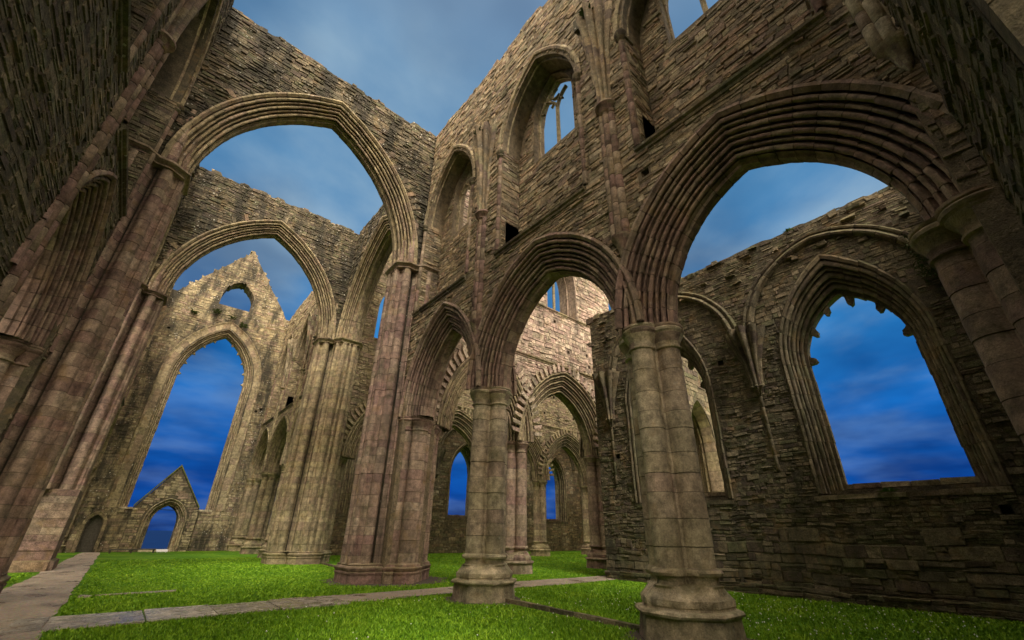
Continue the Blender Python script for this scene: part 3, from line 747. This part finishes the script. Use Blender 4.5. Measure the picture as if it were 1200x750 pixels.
# ------------------------------------------------------------------ end walls with great window and gable
def end_wall(label, y, td, seed, pal, door=True, top=20.6, detail=False):
    F = Frame((0, y), (1, 0), (0, td)); TH = 1.5
    x0, x1 = (-11.5, 15.6) if td == 1 else (FL-1.4, FR+1.4)
    t = thing('great_window_wall', label, 'wall', (2.1, y-td*.7, 0), 'gabled end walls of the transepts')
    A = Arch(2.25, 2.45, 13.3, 4.3) if door else Arch(1.6, 1.7, 13.3, 3.2)
    def gb(x):
        if FL-.2 <= x <= FR+.2: return max(top, 26.9-abs(x-2.15)*1.42)
        return top if FL-1.4 <= x <= FR+1.4 else 11.2
    tf = rtop(0, x0, x1, .10, .35, seed, gb)
    ops = [A.op(.5, 2.85)]
    ga = Arch(2.12, 1.28, 21.4, 1.8); ga_r = rtop(0, 0, 5, .12, .18, 8, lambda x: ga.top(x)); gw = Op(.84, 3.40, 20.4, ga_r); ops.append(gw)
    dw = Arch(2.25, .82, 2.0, 1.15)
    sd_ = Arch(-1.6, .42, 1.75, .62)
    low = []
    if door:
        low = [dw.op(.0, -.3), sd_.op(0, -.3)]
    full = ops + low
    ph = put_holes(FL+.3, FR-.3, 3, 19, 30); ph = [o for o in ph if abs(o.s0-2.2) > 3.8]
    M = MB()
    wall(M, F, x0, x1, 0, -.4, tf, full+ph, c=mortar(pal), ds=.25); wall(M, F, x0, x1, -.4, -TH, tf, ops+low[:1], c=mortar(pal), ds=.25)
    hh = (.07, .18) if detail else (.17, .28)
    wx0, wx1 = max(x0, FL-.05 if not detail else x0), min(x1, FR+.05 if not detail else x1)
    face = [Op(o.s0-.75, o.s1+.75, 2.85, lambda x, o=A: o.top(x, 1.2) if abs(x-2.25) < 3.64 else 2.8) if (o is ops[0] and door) else o for o in full]
    rubble(M, F, wx0, wx1, 0, 26.9, face+ph, tf, h=hh, wd=(.16, .5) if detail else (.35, .8), pal=pal, dep=(.004, .035))
    capstones(M, F, FL-.2, FR+.2, -.3, -1.2, tf, 'ochre', (.25, .5))
    M.build('masonry', RUBW if door else RUB, t)
    pr = [(.05, 1.22, 1), (.10, 1.18, 1), (.05, 1.08, 1), (.012, 1.02, 2), (.012, .62, 3)]+[(a, b, g+5) for a, b, g in ribs((0, .60), (-.55, .05), 4, 1)]+[(-.62, .0, 20), (-1.1, .0, 20), (-1.5, .52, 21)]
    if not door: pr = [(.0, .52, 1), (.0, .3, 2), (-.5, .0, 3), (-1.5, .3, 4)]
    wv = arch_obj(F, A, pr, pal, t, 'window_arch', ASHW if not detail else ASH, jamb=2.86, vl=.45, stepj=.5)
    if door:                                                     # broken cusps left on the window arch
        M = MB()
        for sd2 in (-1, 1):
            for f_ in (.02, .22, .42, .62, .8):
                a = A.pt(sd2, f_, .03); b = A.pt(sd2, f_+.03, -.22); c_ = A.pt(sd2, f_+.07, .03)
                stack(M, [[F(p[0], -.75, p[1]), F(q[0], -.75, q[1]), F(r_[0], -.75, r_[1])] if k == 0 else [F(p[0], -.95, p[1]), F(q[0], -.95, q[1]), F(r_[0], -.95, r_[1])] for k, (p, q, r_) in enumerate([(a, b, c_)]*2)], lambda i, k: tint('ochre'))
        M.build('broken_cusps', ASHW, wv)
        # gabled doorway breaking through the sill
        M = MB(); FD = F.shift(.28)
        gtop = lambda x: max(2.9, 5.95-abs(x-2.15)*1.5)
        gt = rtop(0, .0, 4.4, .05, .3, 4, gtop)
        wall(M, FD, .15, 4.2, 0, -.9, gt, [dw.op(.5, -.3)], c=mortar('dark'))
        rubble(M, FD, .15, 4.2, 0, 6, [dw.op(.52, -.3)], gt, h=(.14, .22), wd=(.3, .6), pal='ochre')
        for s2 in (-1, 1):                                       # mossy coping
            for k in range(9):
                xa, xb = 2.15+s2*k*.225, 2.15+s2*(k+1)*.225-s2*.01
                za, zb = 5.98-abs(xa-2.15)*1.5, 5.98-abs(xb-2.15)*1.5
                P = [FD(x, tt, z+dz_) for dz_ in (0, .16) for x, z in ((xa, za), (xb, zb)) for tt in (-.92, .07)]
                M.add(P, [(0, 1, 3, 2), (4, 6, 7, 5), (0, 4, 5, 1), (2, 3, 7, 6), (0, 2, 6, 4), (1, 5, 7, 3)], (.13, .15, .05))
        dg = sub(M.build('gabled_doorway', RUB, t), t)
        arch_obj(FD, dw, [(.05, .50, 1), (.10, .46, 1), (.03, .38, 1)]+[(a, b, g+5) for a, b, g in ribs((0, .38), (-.4, .0), 3, 1)]+[(-.9, 0, 20)], 'ochre', dg, 'door_arch', ASH, jamb=-.05, vl=.3)
        M = MB(); box(M, F, 1.3, 3.2, -1.2, .45, -.1, .13, tint('grey')); M.build('threshold', ASH, dg)
        # little side door
        M = MB()
        Aq = sd_
        for k in range(5):
            xa, xb = Aq.c-.42+k*.168, Aq.c-.42+(k+1)*.168-.008
            box(M, F, xa, xb, -.36, -.31, .0, Aq.top((xa+xb)/2)-.02, (.07, .06, .045), .004)
        for z in (.6, 1.45): box(M, F, Aq.c-.42, Aq.c+.42, -.31, -.285, z, z+.06, (.02, .02, .02))
        dr = M.build('plank_door', WOOD, t)
        arch_obj(F, sd_, [(.04, .24, 1), (.06, .2, 1), (.02, .14, 1), (.01, .05, 2), (-.05, .0, 3), (-.36, 0, 3)], 'ochre', t, 'side_door_arch', ASH, jamb=-.05, vl=.25)
    else:
        pass
    # sill ledge
    M = MB()
    for a, b in ((-.6, .5), (3.9, 5.1)) if door else ((-.6, 5.1),): box(M, F, a, b, -TH+.1, .06, 2.80, 2.93, tint('grey'), .015)
    M.build('sill', ASHW, t)
    return t, F
EW, FE = end_wall('distant end wall with a tall empty pointed window, gabled doorway and ruined gable', YF, -1, 31, 'ochre')
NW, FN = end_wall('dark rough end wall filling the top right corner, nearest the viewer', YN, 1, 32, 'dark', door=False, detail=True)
# corner vaulting shaft on corbel high up by the end wall
vault_shaft(FRr, -.72, RW, z0=8.35, zc=13.6, zt=16.5, pal='grey', full=False)

# ------------------------------------------------------------------ choir / nave arcades to the right of the crossing
BX = 5.85; NB = 5
def nave_wall(label, y, td, seed, pal, x0, x1, top=20.9):
    F = Frame((0, y-td*-T*1.0*0 + 0), (1, 0), (0, td))
    F = Frame((0, y+td*T), (1, 0), (0, td)); FC = F.shift(-T)
    t = thing('nave_wall', label, 'wall', ((x0+x1)/2, y, ZS), 'arcade walls of the nave')
    AR = [Arch(XR+1.42+.6+(BX-1.42-.6-.6)/2, (BX-1.42-1.2)/2, ZS, 3.1)]+[Arch(XR+BX*(k+.5), BX/2-.6, ZS, 3.1) for k in range(1, NB)]
    DH = 1.02; tf = rtop(top, x0, x1, .22, .5, seed)
    def ahi(x): return max([ZS+.02]+[a.top(x, DH-.03) for a in AR if abs(x-a.c) < a.h+DH-.03])
    aop = Op(x0-.01, XR+BX*NB-.6, -1, ahi)
    win = [Arch(XR+BX*(k+.5), 1.25, 15.6, 2.3) for k in range(NB)]; wops = [a.op(0, 13.4) for a in win]
    hl = put_holes(x0, x1, 9.8, 13, 26)
    M = MB(); wall(M, F, x0, x1, 0, -.3, tf, [aop]+wops+hl, c=mortar(pal)); wall(M, F, x0, x1, -.3, -2*T, tf, [aop]+wops, c=mortar(pal))
    rubble(M, F, x0, x1, ZS+.1, top+.2, [aop]+wops+hl, tf, h=(.12, .24), wd=(.22, .7), pal=pal, dep=(.01, .055))
    FB = Frame((0, y-td*T), (1, 0), (0, -td)); rubble(M, FB, x0, x1, ZS+.1, top+.2, [aop]+wops, tf, h=(.2, .3), wd=(.4, .9), pal=pal)
    capstones(M, F, x0, x1, -.3, -1.1, tf, 'warm')
    # relieving arches of rough voussoirs on the outer side
    for a in AR[:4]:
        for side in (-1, 1):
            for k in range(1, 17):
                f_ = k/17; q = [a.pt(side, f_, DH+.08), a.pt(side, f_+.028, DH+.08), a.pt(side, f_+.028, DH+.5+rng.random()*.2), a.pt(side, f_, DH+.5)]
                M.add([F(p[0], -.02, p[1]) for p in q]+[F(p[0], .10+rng.random()*.05, p[1]) for p in q], [(4, 5, 6, 7), (0, 1, 5, 4), (1, 2, 6, 5), (2, 3, 7, 6), (3, 0, 4, 7)], tint(pal))
    M.build('masonry', RUB, t)
    pr = arch_profile(T, DH, 7)
    for a in AR: arch_obj(FC, a, pr, 'ochre', t)
    for k, a in enumerate(win):
        wo = arch_obj(FC, a, arch_profile(T-.1, .35, 3, .1, 0), 'pink', t, 'clerestory_window', ASHW, jamb=13.4)
        M = MB(); column_box(M, FC, a.c, 13.3, 16.0, .07, 'ochre'); M.build('mullion', ASHW, wo)
    string_course(F, x0+.9, x1, 9.95, t, 'ochre'); string_course(F, x0+.9, x1, 13.3, t, 'ochre')
    return t
nave_wall('sunlit pinkish nave wall with rough relieving arches, seen through the middle arch', YC1, -1, 41, 'pink', XR+.8, XR+BX*NB)
nave_wall('yellowish far nave wall with a string course above its pointed arches', YC2, -1, 42, 'ochre', XR+.8, XR+BX*NB)
nl = ['second', 'third', 'fourth', 'fifth']
for k in range(1, NB):
    pillar(XR+BX*k, YC1, ['reddish pillar seen just right of the middle pillar, carrying the sunlit nave wall', 'reddish nave pillar standing left of the dark aisle wall corner', 'near-row nave pillar hidden behind the dark aisle wall', 'last near-row nave pillar behind the dark aisle wall'][k-1], 'red')
    pillar(XR+BX*k, YC2, ['far-row nave pillar seen left of the middle pillar', 'far-row nave pillar seen right of the middle pillar', 'far-row nave pillar right of the rightmost small sky window', 'last far-row nave pillar, hidden by the aisle wall'][k-1], 'ochre')

# ------------------------------------------------------------------ aisle outer walls with windows
def aisle_wall(label, F, s0, s1, wins, seed, pal, z0t=11.35, springers=(), ribs_=(), detail=True, TH=1.3, group='outer walls of the aisles', th_end=True, base=None, mat=None, cusps=False):
    t = thing('aisle_wall', label, 'wall', F((s0+s1)/2, -TH/2, 0), group)
    tf = rtop(z0t, s0, s1, .07, .6, seed, base)
    A = [Arch(*w_[:4]) for w_ in wins]; D = [w_[4] for w_ in wins]
    for a, w_ in zip(A, wins):
        if len(w_) > 5: a.outer = Arch(w_[0], w_[1]+w_[4], w_[2], w_[5]); a.dmax = w_[4]
    fop = [Op(a.c-a.h-d, a.c+a.h+d, 2.62, (lambda x, a=a, d=d: a.outer.top(x)-.02 if a.outer else a.top(x, d))) for a, d in zip(A, D)]
    bop = [a.op(.12, 2.9) for a in A]
    ph = put_holes(s0+.3, s1-.3, 1.2, 9.8, int((s1-s0)*2.2)) if detail else []
    ph = [o for o in ph if not any(f.s0-.25 < o.s0 < f.s1+.1 and o.lo(0) > 2.3 for f in fop)]
    M = MB(); mc = mortar(pal)
    wall(M, F, s0, s1, 0, -.28, tf, fop+ph, c=mc); wall(M, F, s0, s1, -.28, -.7, tf, [Op(o.s0+.2, o.s1-.2, 2.75, (lambda x, a=a, d=d: a.zs+(a.outer.top(x)-a.zs)*.86 if a.outer else a.top(x, d*.55))) for o, a, d in zip(fop, A, D)], c=mc); wall(M, F, s0, s1, -.7, -TH, tf, bop, c=mc)
    hh = (.07, .16) if detail else (.18, .3); wd = (.12, .42) if detail else (.35, .8)
    rubble(M, F, s0, s1, 0.0, z0t+3, fop+ph, tf, h=hh, wd=wd, pal=pal, dep=(.0, .024))
    if detail:
        rubble(M, F.shift(.02), s0, s1, 0.0, 1.9, [], rtop(1.7, s0, s1, .25, .5, 9), h=(.16, .42), wd=(.22, .95), pal=pal, dep=(.0, .022))
        rubble(M, F.shift(.16), s0, s1, -.05, .22, [], None, h=(.1, .16), wd=(.4, .9), pal=pal, dep=(.0, .05))
    FB = Frame(F(0, -TH, 0)[:2], F.s, (-F.t[0], -F.t[1])); rubble(M, FB, s0, s1, 0, z0t+2, [a.op(.1, 2.7) for a in A], tf, h=(.2, .3), wd=(.4, .9), pal=pal)
    capstones(M, F, s0, s1, -.2, -1.1, lambda x: tf(x)-.07, pal)
    if detail:                                                   # torn vault stones sticking out near the top
        for k in range(int((s1-s0)*4)):
            s = rng.uniform(s0, s1); z = tf(s)-rng.uniform(.1, 1.6)
            box(M, F, s, s+rng.uniform(.12, .4), -.05, rng.uniform(.04, .17), z, z+rng.uniform(.04, .12), tint('dark' if rng.random() < .7 else 'warm'), .03)
    M.build('masonry', mat or (DARK if detail else RUB), t)
    for a, d in zip(A, D):
        pr = [(.02, d+.02, 1), (.06, d-.02, 1), (.02, d-.08, 1)]+[(x, y, g+5) for x, y, g in ribs((0, d-.08), (-.62, .07), 5 if detail else 3, 1)]+[(-.68, .0, 20), (-.86, .0, 20), (-TH, .12, 21)]
        wv = arch_obj(F, a, pr, 'dark' if detail else 'ochre', t, 'window_arch', ASH, jamb=2.66, vl=.38, stepj=.45)
        M = MB(); x = a.c-a.h-.1
        while x < a.c+a.h+.1:
            e = min(x+rng.uniform(.35, .8), a.c+a.h+.1); box(M, F, x, e-.01, -TH+.05, -.62, 2.8, 2.93+rng.uniform(-.02, .02), tint('warm'), .012); x = e
        x = a.c-a.h-d+.02
        while x < a.c+a.h+d:
            e = min(x+rng.uniform(.4, .9), a.c+a.h+d-.02); box(M, F, x, e-.01, -.66, .03, 2.5, 2.62+rng.uniform(-.01, .02), tint('dark'), .01)
            if e >= a.c+a.h+d-.03: break
            x = e
        M.build('sill', FLAG, wv)
        if cusps:
            for sd2 in (-1, 1):
                for f_ in ((.02, .42, .74) if sd2 == 1 else (.10, .5, .84)):
                    M = MB()
                    L0 = rng.uniform(.12, .2); c_ = tint('dark')
                    p = [a.pt(sd2, f_, .05), a.pt(sd2, f_+.01, -L0*.8), a.pt(sd2, f_+.045, -L0*1.15), a.pt(sd2, f_+.06, -L0), a.pt(sd2, f_+.09, -L0*.9), a.pt(sd2, f_+.10, -L0*.3), a.pt(sd2, f_+.13, .05)]
                    stack(M, [[F(u, -.74, v) for u, v in p], [F(u, -.92, v) for u, v in p]], lambda i, k: c_)
                    M.build('broken_cusp', ASH, wv)
    for s in springers:
        M = MB(); pr = [(5.75, .05), (5.85, .10), (5.95, .14), (6.03, .20), (6.08, .23), (6.12, .19), (6.5, .21), (7.0, .29), (7.5, .42), (7.9, .56), (8.15, .62), (8.2, .4)]
        half_lathe(M, F, s, pr, 'dark', lobes=5, amp=.42, wid=.95, m=51); cs = M.build('vault_corbel', DARK if detail else ASH, t, smooth=35)
        if detail:
            M = MB(); half_shaft(M, F, s, 3.4, 5.75, .06, .0, 'dark', 1); M.build('wall_shaft', ASH, t, smooth=45)
    for (c, h, zs, r) in ribs_:
        a = Arch(c, h, zs, r); pr = [(-.01, .36, 1), (.10, .36, 1), (.17, .31, 1), (.15, .25, 1), (.10, .24, 2), (.10, .20, 2), (.16, .17, 2), (.20, .11, 3), (.17, .05, 3), (.10, .03, 3), (.05, .0, 3), (-.01, .0, 3)]
        arch_obj(F, a, pr, 'dark', t, 'wall_rib', DARK if detail else ASH, vl=.5)
    return t
F15 = Frame((15, 0), (0, 1), (-1, 0))
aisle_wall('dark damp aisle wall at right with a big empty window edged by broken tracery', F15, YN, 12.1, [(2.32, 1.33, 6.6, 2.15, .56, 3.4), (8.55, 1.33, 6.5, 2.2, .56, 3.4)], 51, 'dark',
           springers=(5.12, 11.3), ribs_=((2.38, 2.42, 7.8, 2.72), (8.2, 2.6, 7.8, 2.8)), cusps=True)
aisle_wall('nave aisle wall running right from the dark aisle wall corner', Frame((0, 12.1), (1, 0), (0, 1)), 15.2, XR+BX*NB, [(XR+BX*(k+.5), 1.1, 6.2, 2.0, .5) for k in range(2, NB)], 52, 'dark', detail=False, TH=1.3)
far_w = [(XR+BX*(k+.5), 1.08, 6.4, 2.1, .55) for k in range(0, NB)]
aisle_wall('far aisle wall with slim sky-filled windows and torn dark top, seen through nave arches', Frame((0, 33.5), (1, 0), (0, -1)), XR+.2, XR+BX*NB+1, far_w, 53, 'warm', z0t=10.9, detail=False,
           springers=[XR+BX*k for k in range(1, NB)], ribs_=[(XR+BX*(k+.5), 2.6, 8.0, 2.5) for k in range(NB)])
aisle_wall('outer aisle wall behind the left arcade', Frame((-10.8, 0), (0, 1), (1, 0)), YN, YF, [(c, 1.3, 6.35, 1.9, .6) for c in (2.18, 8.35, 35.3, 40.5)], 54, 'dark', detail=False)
aisle_wall('outer aisle wall beyond the far right arcade', Frame((15, 0), (0, 1), (-1, 0)), 34.0, YF, [(36.3, 1.2, 6.35, 1.9, .6), (41.0, 1.2, 6.35, 1.9, .6)], 55, 'ochre', detail=False)
# end wall closing the nave
aisle_wall('distant wall that closes the nave', Frame((XR+BX*NB+1.2, 0), (0, 1), (-1, 0)), 12.1, 34.5, [(21.3, 3.0, 12, 4.5, .6)], 56, 'ochre', z0t=20.5, detail=False)
# transverse arches of the aisles
def transverse(label, F, c, h, pal='warm'):
    t = thing('aisle_arch', label, 'arch', F(c, 0, ZS), 'cross arches of the aisles'); A = Arch(c, h, 5.5, 3.0)
    tf = rtop(9.9, c-h-.6, c+h+.6, .3, .4, int(c*7)); o = Op(A.c-A.h-.5, A.c+A.h+.5, 5, lambda x: max(5.5, A.top(x, .45)))
    M = MB(); wall(M, F, c-h-.6, c+h+.6, .35, -.35, tf, [o], c=mortar(pal), z0=5.4)
    for f2 in (F.shift(.35), Frame(F(0, -.35, 0)[:2], F.s, (-F.t[0], -F.t[1]))): rubble(M, f2, c-h-.6, c+h+.6, 5.6, 10.5, [o], tf, h=(.14, .24), wd=(.25, .6), pal=pal)
    capstones(M, F, c-h-.6, c+h+.6, .2, -.2, tf, pal); M.build('masonry', RUB, t)
    arch_obj(F, A, arch_profile(.36, .5, 3, .12, .05), 'red', t); return t

# ------------------------------------------------------------------ ground
def grid_obj(name, x0, x1, y0, y1, nx, ny, zf, mat, kind='structure'):
    M = MB()
    xs = np.linspace(x0, x1, nx+1); ys = np.linspace(y0, y1, ny+1)
    for y in ys:
        for x in xs: M.v.append((x, y, zf(x, y)))
    for j in range(ny):
        for i in range(nx): a = j*(nx+1)+i; M.face([a, a+1, a+nx+2, a+nx+1], (.1, .2, .05))
    o = M.build(name, mat, smooth=60); o['kind'] = kind; return o
def terrain():
    M = MB()
    xs = [-6000, -2000, -700, -300, -160, -100, -70, -50, -38, -30, -24, -18]+list(range(-14, 52, 3))+[56, 62, 70, 82, 100, 130, 180, 300, 700, 2000, 6000]
    ys = [-6000, -2000, -700, -300, -160, -100, -70, -50, -38, -30, -22, -14]+list(range(-8, 44, 3))+[45.6, 47, 49, 52, 56, 62, 70, 82, 100, 140, 200, 320, 700, 2000, 6000]
    def hz(x, y):
        d = math.hypot(max(0, -16-x, x-54), max(0, -14-y, y-45.6)); return -min(36, .16*d**1.12)
    for y in ys:
        for x in xs: M.v.append((x, y, hz(x, y)))
    nx = len(xs)
    for j in range(len(ys)-1):
        for i in range(nx-1): a = j*nx+i; M.face([a, a+1, a+nx+1, a+nx], (.05, .15, .01))
    o = M.build('lawn', GRASS, smooth=60); o['kind'] = 'structure'
    M = MB(); s = 9000; M.add([(-s, -s, -26), (s, -s, -26), (s, s, -26), (-s, s, -26)], [(0, 1, 2, 3)], (0, .1, .2)); o = M.build('water', WATER); o['kind'] = 'structure'
terrain()
nr = random.Random(5)
def strip(name, pts_l, pts_r, z, mat):
    M = MB(); n = len(pts_l)
    for (a, b) in zip(pts_l, pts_r):
        m = 6
        for k in range(m+1):
            f = k/m; M.v.append((a[0]+(b[0]-a[0])*f, a[1]+(b[1]-a[1])*f, z+(0.006 if 0 < k < m else 0)))
    for i in range(n-1):
        for k in range(6): a = i*7+k; M.face([a, a+1, a+8, a+7], (.3, .25, .2))
    o = M.build(name, mat, smooth=60); o['kind'] = 'structure'; return o
ys = np.linspace(9.5, 43.3, 90)
strip('gravel_path', [(-2.0+.03*math.sin(y*.9)+nr.uniform(-.03, .03)+.012*(y-13), y) for y in ys], [(-.5+.025*math.sin(y*1.3)+nr.uniform(-.03, .03)-.006*(y-13), y) for y in ys], .012, GRAVEL)
xs = np.linspace(3.2, 34, 90)
strip('cross_path', [(x, 12.95+.12*math.sin(x*.7)+nr.uniform(-.05, .05)) for x in xs], [(x, 11.55+.10*math.sin(x*.8+1)+nr.uniform(-.05, .05)) for x in xs], .012, GRAVEL)
M = MB(); FG = Frame((0, 0), (1, 0), (0, 1)); x = -1.6
while x < 3.2:
    e = x+rng.uniform(.8, 1.5); yy = 11.2
    rows = [(11.25, 12.75)] if rng.random() < .75 else [(11.25, 12.0), (12.01, 12.75)]
    for a, b in rows: box(M, FG, x, e-.025, a+nr.uniform(-.08, .08), b+nr.uniform(-.05, .05), -.03, .026, tint('slab'), .008)
    x = e
o = M.build('flagstone_path', FLAG); o['kind'] = 'structure'
M = MB(); box(M, FG, -.05, 1.6, 16.05, 16.25, -.03, .02, tint('warm'), .02); box(M, FG, -.35, -.1, 15.85, 16.2, -.03, .03, tint('grey'), .02)
o = M.build('sunken_stone_strip', FLAG); tag(o, 'thin stone strip sunk in the lawn behind the flagstone path', 'edging')
def kerb(pts, label):
    M = MB()
    for (x0, y0), (x1, y1) in zip(pts[:-1], pts[1:]):
        Ln = math.hypot(x1-x0, y1-y0); F = Frame((x0, y0), ((x1-x0)/Ln, (y1-y0)/Ln), (-(y1-y0)/Ln, (x1-x0)/Ln)); s = 0
        while s < Ln:
            e = min(Ln, s+rng.uniform(.7, 1.3)); box(M, F, s, e-.01, -.06, .06, -.1, .085, tint('dark'), .006); s = e
    return tag(M.build('stone_kerb', RUB), label, 'kerb', 'low kerbs between the pillars')
kerb([(7.75, 9.5), (7.5, 5.2)], 'low dark kerb on the grass between the nearest and the middle pillar')
kerb([(8.0, 3.8), (7.9, 0.0)], 'low dark kerb on the grass right of the nearest pillar base')
kerb([(7.7, 17.7), (8.3, 25.2)], 'low kerb on the lawn between the two right crossing piers')
# bare earth round pillar feet
M = MB()
for (cx_, cy_, r) in ((XR, YB, 1.1), (XR, YA, 1.05), (XR, YC1, 2.1)):
    o_ = len(M.v); n = 40; M.v.append((cx_, cy_, .006))
    for k in range(n): rr = r*(1+nr.uniform(-.1, .1)); M.v.append((cx_+rr*math.cos(2*math.pi*k/n), cy_+rr*math.sin(2*math.pi*k/n), .006))
    for k in range(n): M.face([o_, o_+1+k, o_+1+(k+1) % n], (.06, .045, .03))
EARTH = plain_mat('bare_earth', (.055, .042, .028), .9, .4, 25); o = M.build('bare_earth', EARTH); o['kind'] = 'structure'

# grass blades
def grass():
    r = np.random.RandomState(2); n = 520000
    d = 2.6*(44/2.6)**(r.rand(n)**.9); az = np.radians(-8+98*r.rand(n))
    x = d*np.sin(az); y = d*np.cos(az)
    keep = (x < np.where(y < 12.2, 14.8, 34)) & (y > -.7) & (y < 33) & ((y < 25) | (x > -2))
    gp = np.where(x > 3.2, .30, .0); keep &= ~((y > 11.2+gp+.22*r.rand(len(x))**2) & (y < 12.8+gp*.5-.22*r.rand(len(x))**2) & (x > -1.6)); e_ = .16*r.rand(len(x))**2; keep &= ~((x > -2.08+e_) & (x < -.42-e_) & (y > 9.5)); keep &= (x > -2.5)
    for px, py, q in ((XR, YB, .85), (XR, YA, .85), (XR, -.6, .8), (XR, YC1, 1.7), (XR, YC2, 1.7), (XL, YC2, 1.8), (XL, YC1, 1.7), (XR+BX, YC1, .85), (XR+2*BX, YC1, .85)): keep &= (x-px)**2+(y-py)**2 > q*q*(1+.5*r.rand(n))
    keep &= ~((np.abs(x-7.6) < .12) & (y > 5) & (y < 9.6))
    x, y, d = x[keep], y[keep], d[keep]; n = len(x)
    h = .022+.034*r.rand(n)**1.5+.05*(r.rand(n) > .985); wd = .004+.0016*d*r.rand(n); h = np.where(d > 16, h*.7, h)
    a = r.rand(n)*2*math.pi; lean = h*(.2+.8*r.rand(n)); b = r.rand(n)*2*math.pi
    V = np.zeros((n, 3, 3), np.float32)
    V[:, 0, 0] = x-np.cos(a)*wd; V[:, 0, 1] = y-np.sin(a)*wd; V[:, 1, 0] = x+np.cos(a)*wd; V[:, 1, 1] = y+np.sin(a)*wd
    V[:, 2, 0] = x+np.cos(b)*lean; V[:, 2, 1] = y+np.sin(b)*lean; V[:, 2, 2] = h
    me = bpy.data.meshes.new('grass_blades'); me.vertices.add(3*n); me.vertices.foreach_set('co', V.ravel())
    me.loops.add(3*n); me.loops.foreach_set('vertex_index', np.arange(3*n, dtype=np.int32)); me.polygons.add(n)
    me.polygons.foreach_set('loop_start', np.arange(0, 3*n, 3, dtype=np.int32)); me.polygons.foreach_set('loop_total', np.full(n, 3, np.int32)); me.update(calc_edges=True)
    at = me.attributes.new('tint', 'FLOAT_COLOR', 'FACE'); C = np.ones((n, 4), np.float32); k = r.rand(n)[:, None]
    C[:, :3] = (np.array([.11, .26, .005])*(1-k)+np.array([.26, .44, .02])*k); at.data.foreach_set('color', C.ravel())
    me.materials.append(BLADE); ob = bpy.data.objects.new('grass', me); COL.objects.link(ob); ob['kind'] = 'stuff'
    # clover heads
    M = MB()
    for _ in range(380):
        t_ = r.rand()
        if t_ < .7: x_, y_ = r.uniform(8.6, 14.2), r.uniform(1.5, 8)
        else: x_, y_ = r.uniform(2, 12), r.uniform(5, 11)
        z = .05+r.rand()*.03; q = .008+r.rand()*.008
        M.add([(x_-q, y_, z), (x_, y_-q, z), (x_+q, y_, z), (x_, y_+q, z), (x_, y_, z+q), (x_, y_, z-q)], [(0, 1, 4), (1, 2, 4), (2, 3, 4), (3, 0, 4), (1, 0, 5), (2, 1, 5), (3, 2, 5), (0, 3, 5)], (1, 1, 1))
    o = M.build('clover_flowers', WHITE); o['kind'] = 'stuff'
grass()

# ------------------------------------------------------------------ small things
def plant(name, x, y, z, n, size, label, cat, mat=LEAF, droop=.2, spread=1.0, dirx=0, hang=0):
    M = MB(); r = random.Random(int(x*100+z*10))
    for k in range(n):
        a = r.uniform(0, 2*math.pi); l = size*r.uniform(.5, 1); px, py, pz = x, y, z
        px += r.uniform(-.3, .3)*size*spread; py += r.uniform(-.5, .5)*size*spread; pz -= r.random()*hang
        d = Vector((math.cos(a)-dirx, math.sin(a), r.uniform(.3, 1.2)-hang*.6)).normalized()
        sd2 = d.cross(Vector((0, 0, 1))).normalized()*l*.16; tip = Vector((px, py, pz))+d*l-Vector((0, 0, droop*l)); midp = Vector((px, py, pz))+d*l*.5
        M.add([(px, py, pz), tuple(midp+sd2), tuple(tip), tuple(midp-sd2)], [(0, 1, 2, 3)], (.1, .2, .02))
    return tag(M.build(name, mat), label, cat, 'plants rooted in the masonry')
plant('wall_fern', 14.93, 2.62, 2.63, 26, .22, 'bright green seedling growing on the ledge of the big aisle window', 'plant')
plant('wall_ivy', 14.75, .05, 9.6, 420, .15, 'ivy hanging down the aisle wall under the biggest arch', 'plant', FERN, .2, 3.2, 0, 1.7)
plant('wall_tuft', 14.85, 2.9, 11.25, 40, .16, 'small green tuft above the rib over the big aisle window', 'plant')
for i, (a, b, c_) in enumerate(((1.0, 19.6, 60), (3.2, 18.9, 50), (-.6, 19.0, 50), (2.2, 19.4, 40))):
    plant('wall_weed', a, YF-.15, b, c_, .45, ['weed patch left of centre between the great window arch and gable opening', 'weed patch right of the great window arch apex', 'leftmost weed patch beside the great window arch', 'weeds just above the apex of the great window arch'][i], 'plant', FERN, .3, 1.6, 0, .3)
for i, (f, y_, z_) in enumerate(((FR, 4.45, 16.4), (FR, 10.2, 16.4))):
    plant('wall_moss', f-.4, y_, z_, 160, .30, ['moss tuft on the broken vault springer nearest the viewer', 'moss tuft on the second broken vault springer'][i], 'plant', FERN, .2, .7, 0, .3)
# bench-like barrier and notice before the far doorway
t = thing('low_bench', 'low dark bench on the grass in front of the distant doorway', 'bench', (1.0, 41.6, 0))
M = MB(); Fb = Frame((0, 41.6), (1, 0), (0, 1)); box(M, Fb, -.3, 2.2, -.2, .2, .20, .26, (.05, .04, .03)); M.build('seat', WOOD, t)
for x in (-.2, .9, 2.1):
    M = MB(); box(M, Fb, x-.05, x+.05, -.15, .15, 0, .20, (.05, .04, .03)); M.build('leg', WOOD, t)
M = MB(); Fb = Frame((2.55, 41.2), (1, 0), (0, 1)); M.add([Fb(-.32, -.15, .10), Fb(.32, -.15, .10), Fb(.32, .2, .22), Fb(-.32, .2, .22), Fb(-.32, -.15, .06), Fb(.32, -.15, .06), Fb(.32, .2, .18), Fb(-.32, .2, .18)], [(0, 1, 2, 3), (4, 5, 6, 7), (0, 1, 5, 4), (2, 3, 7, 6), (0, 3, 7, 4), (1, 2, 6, 5)], (1, 1, 1))
for x in (-.25, .22): box(M, Fb, x, x+.04,   .1, .14, 0, .17, (.7, .7, .7))
tag(M.build('notice_board', WHITE), 'small white notice board standing beside the low bench', 'sign')
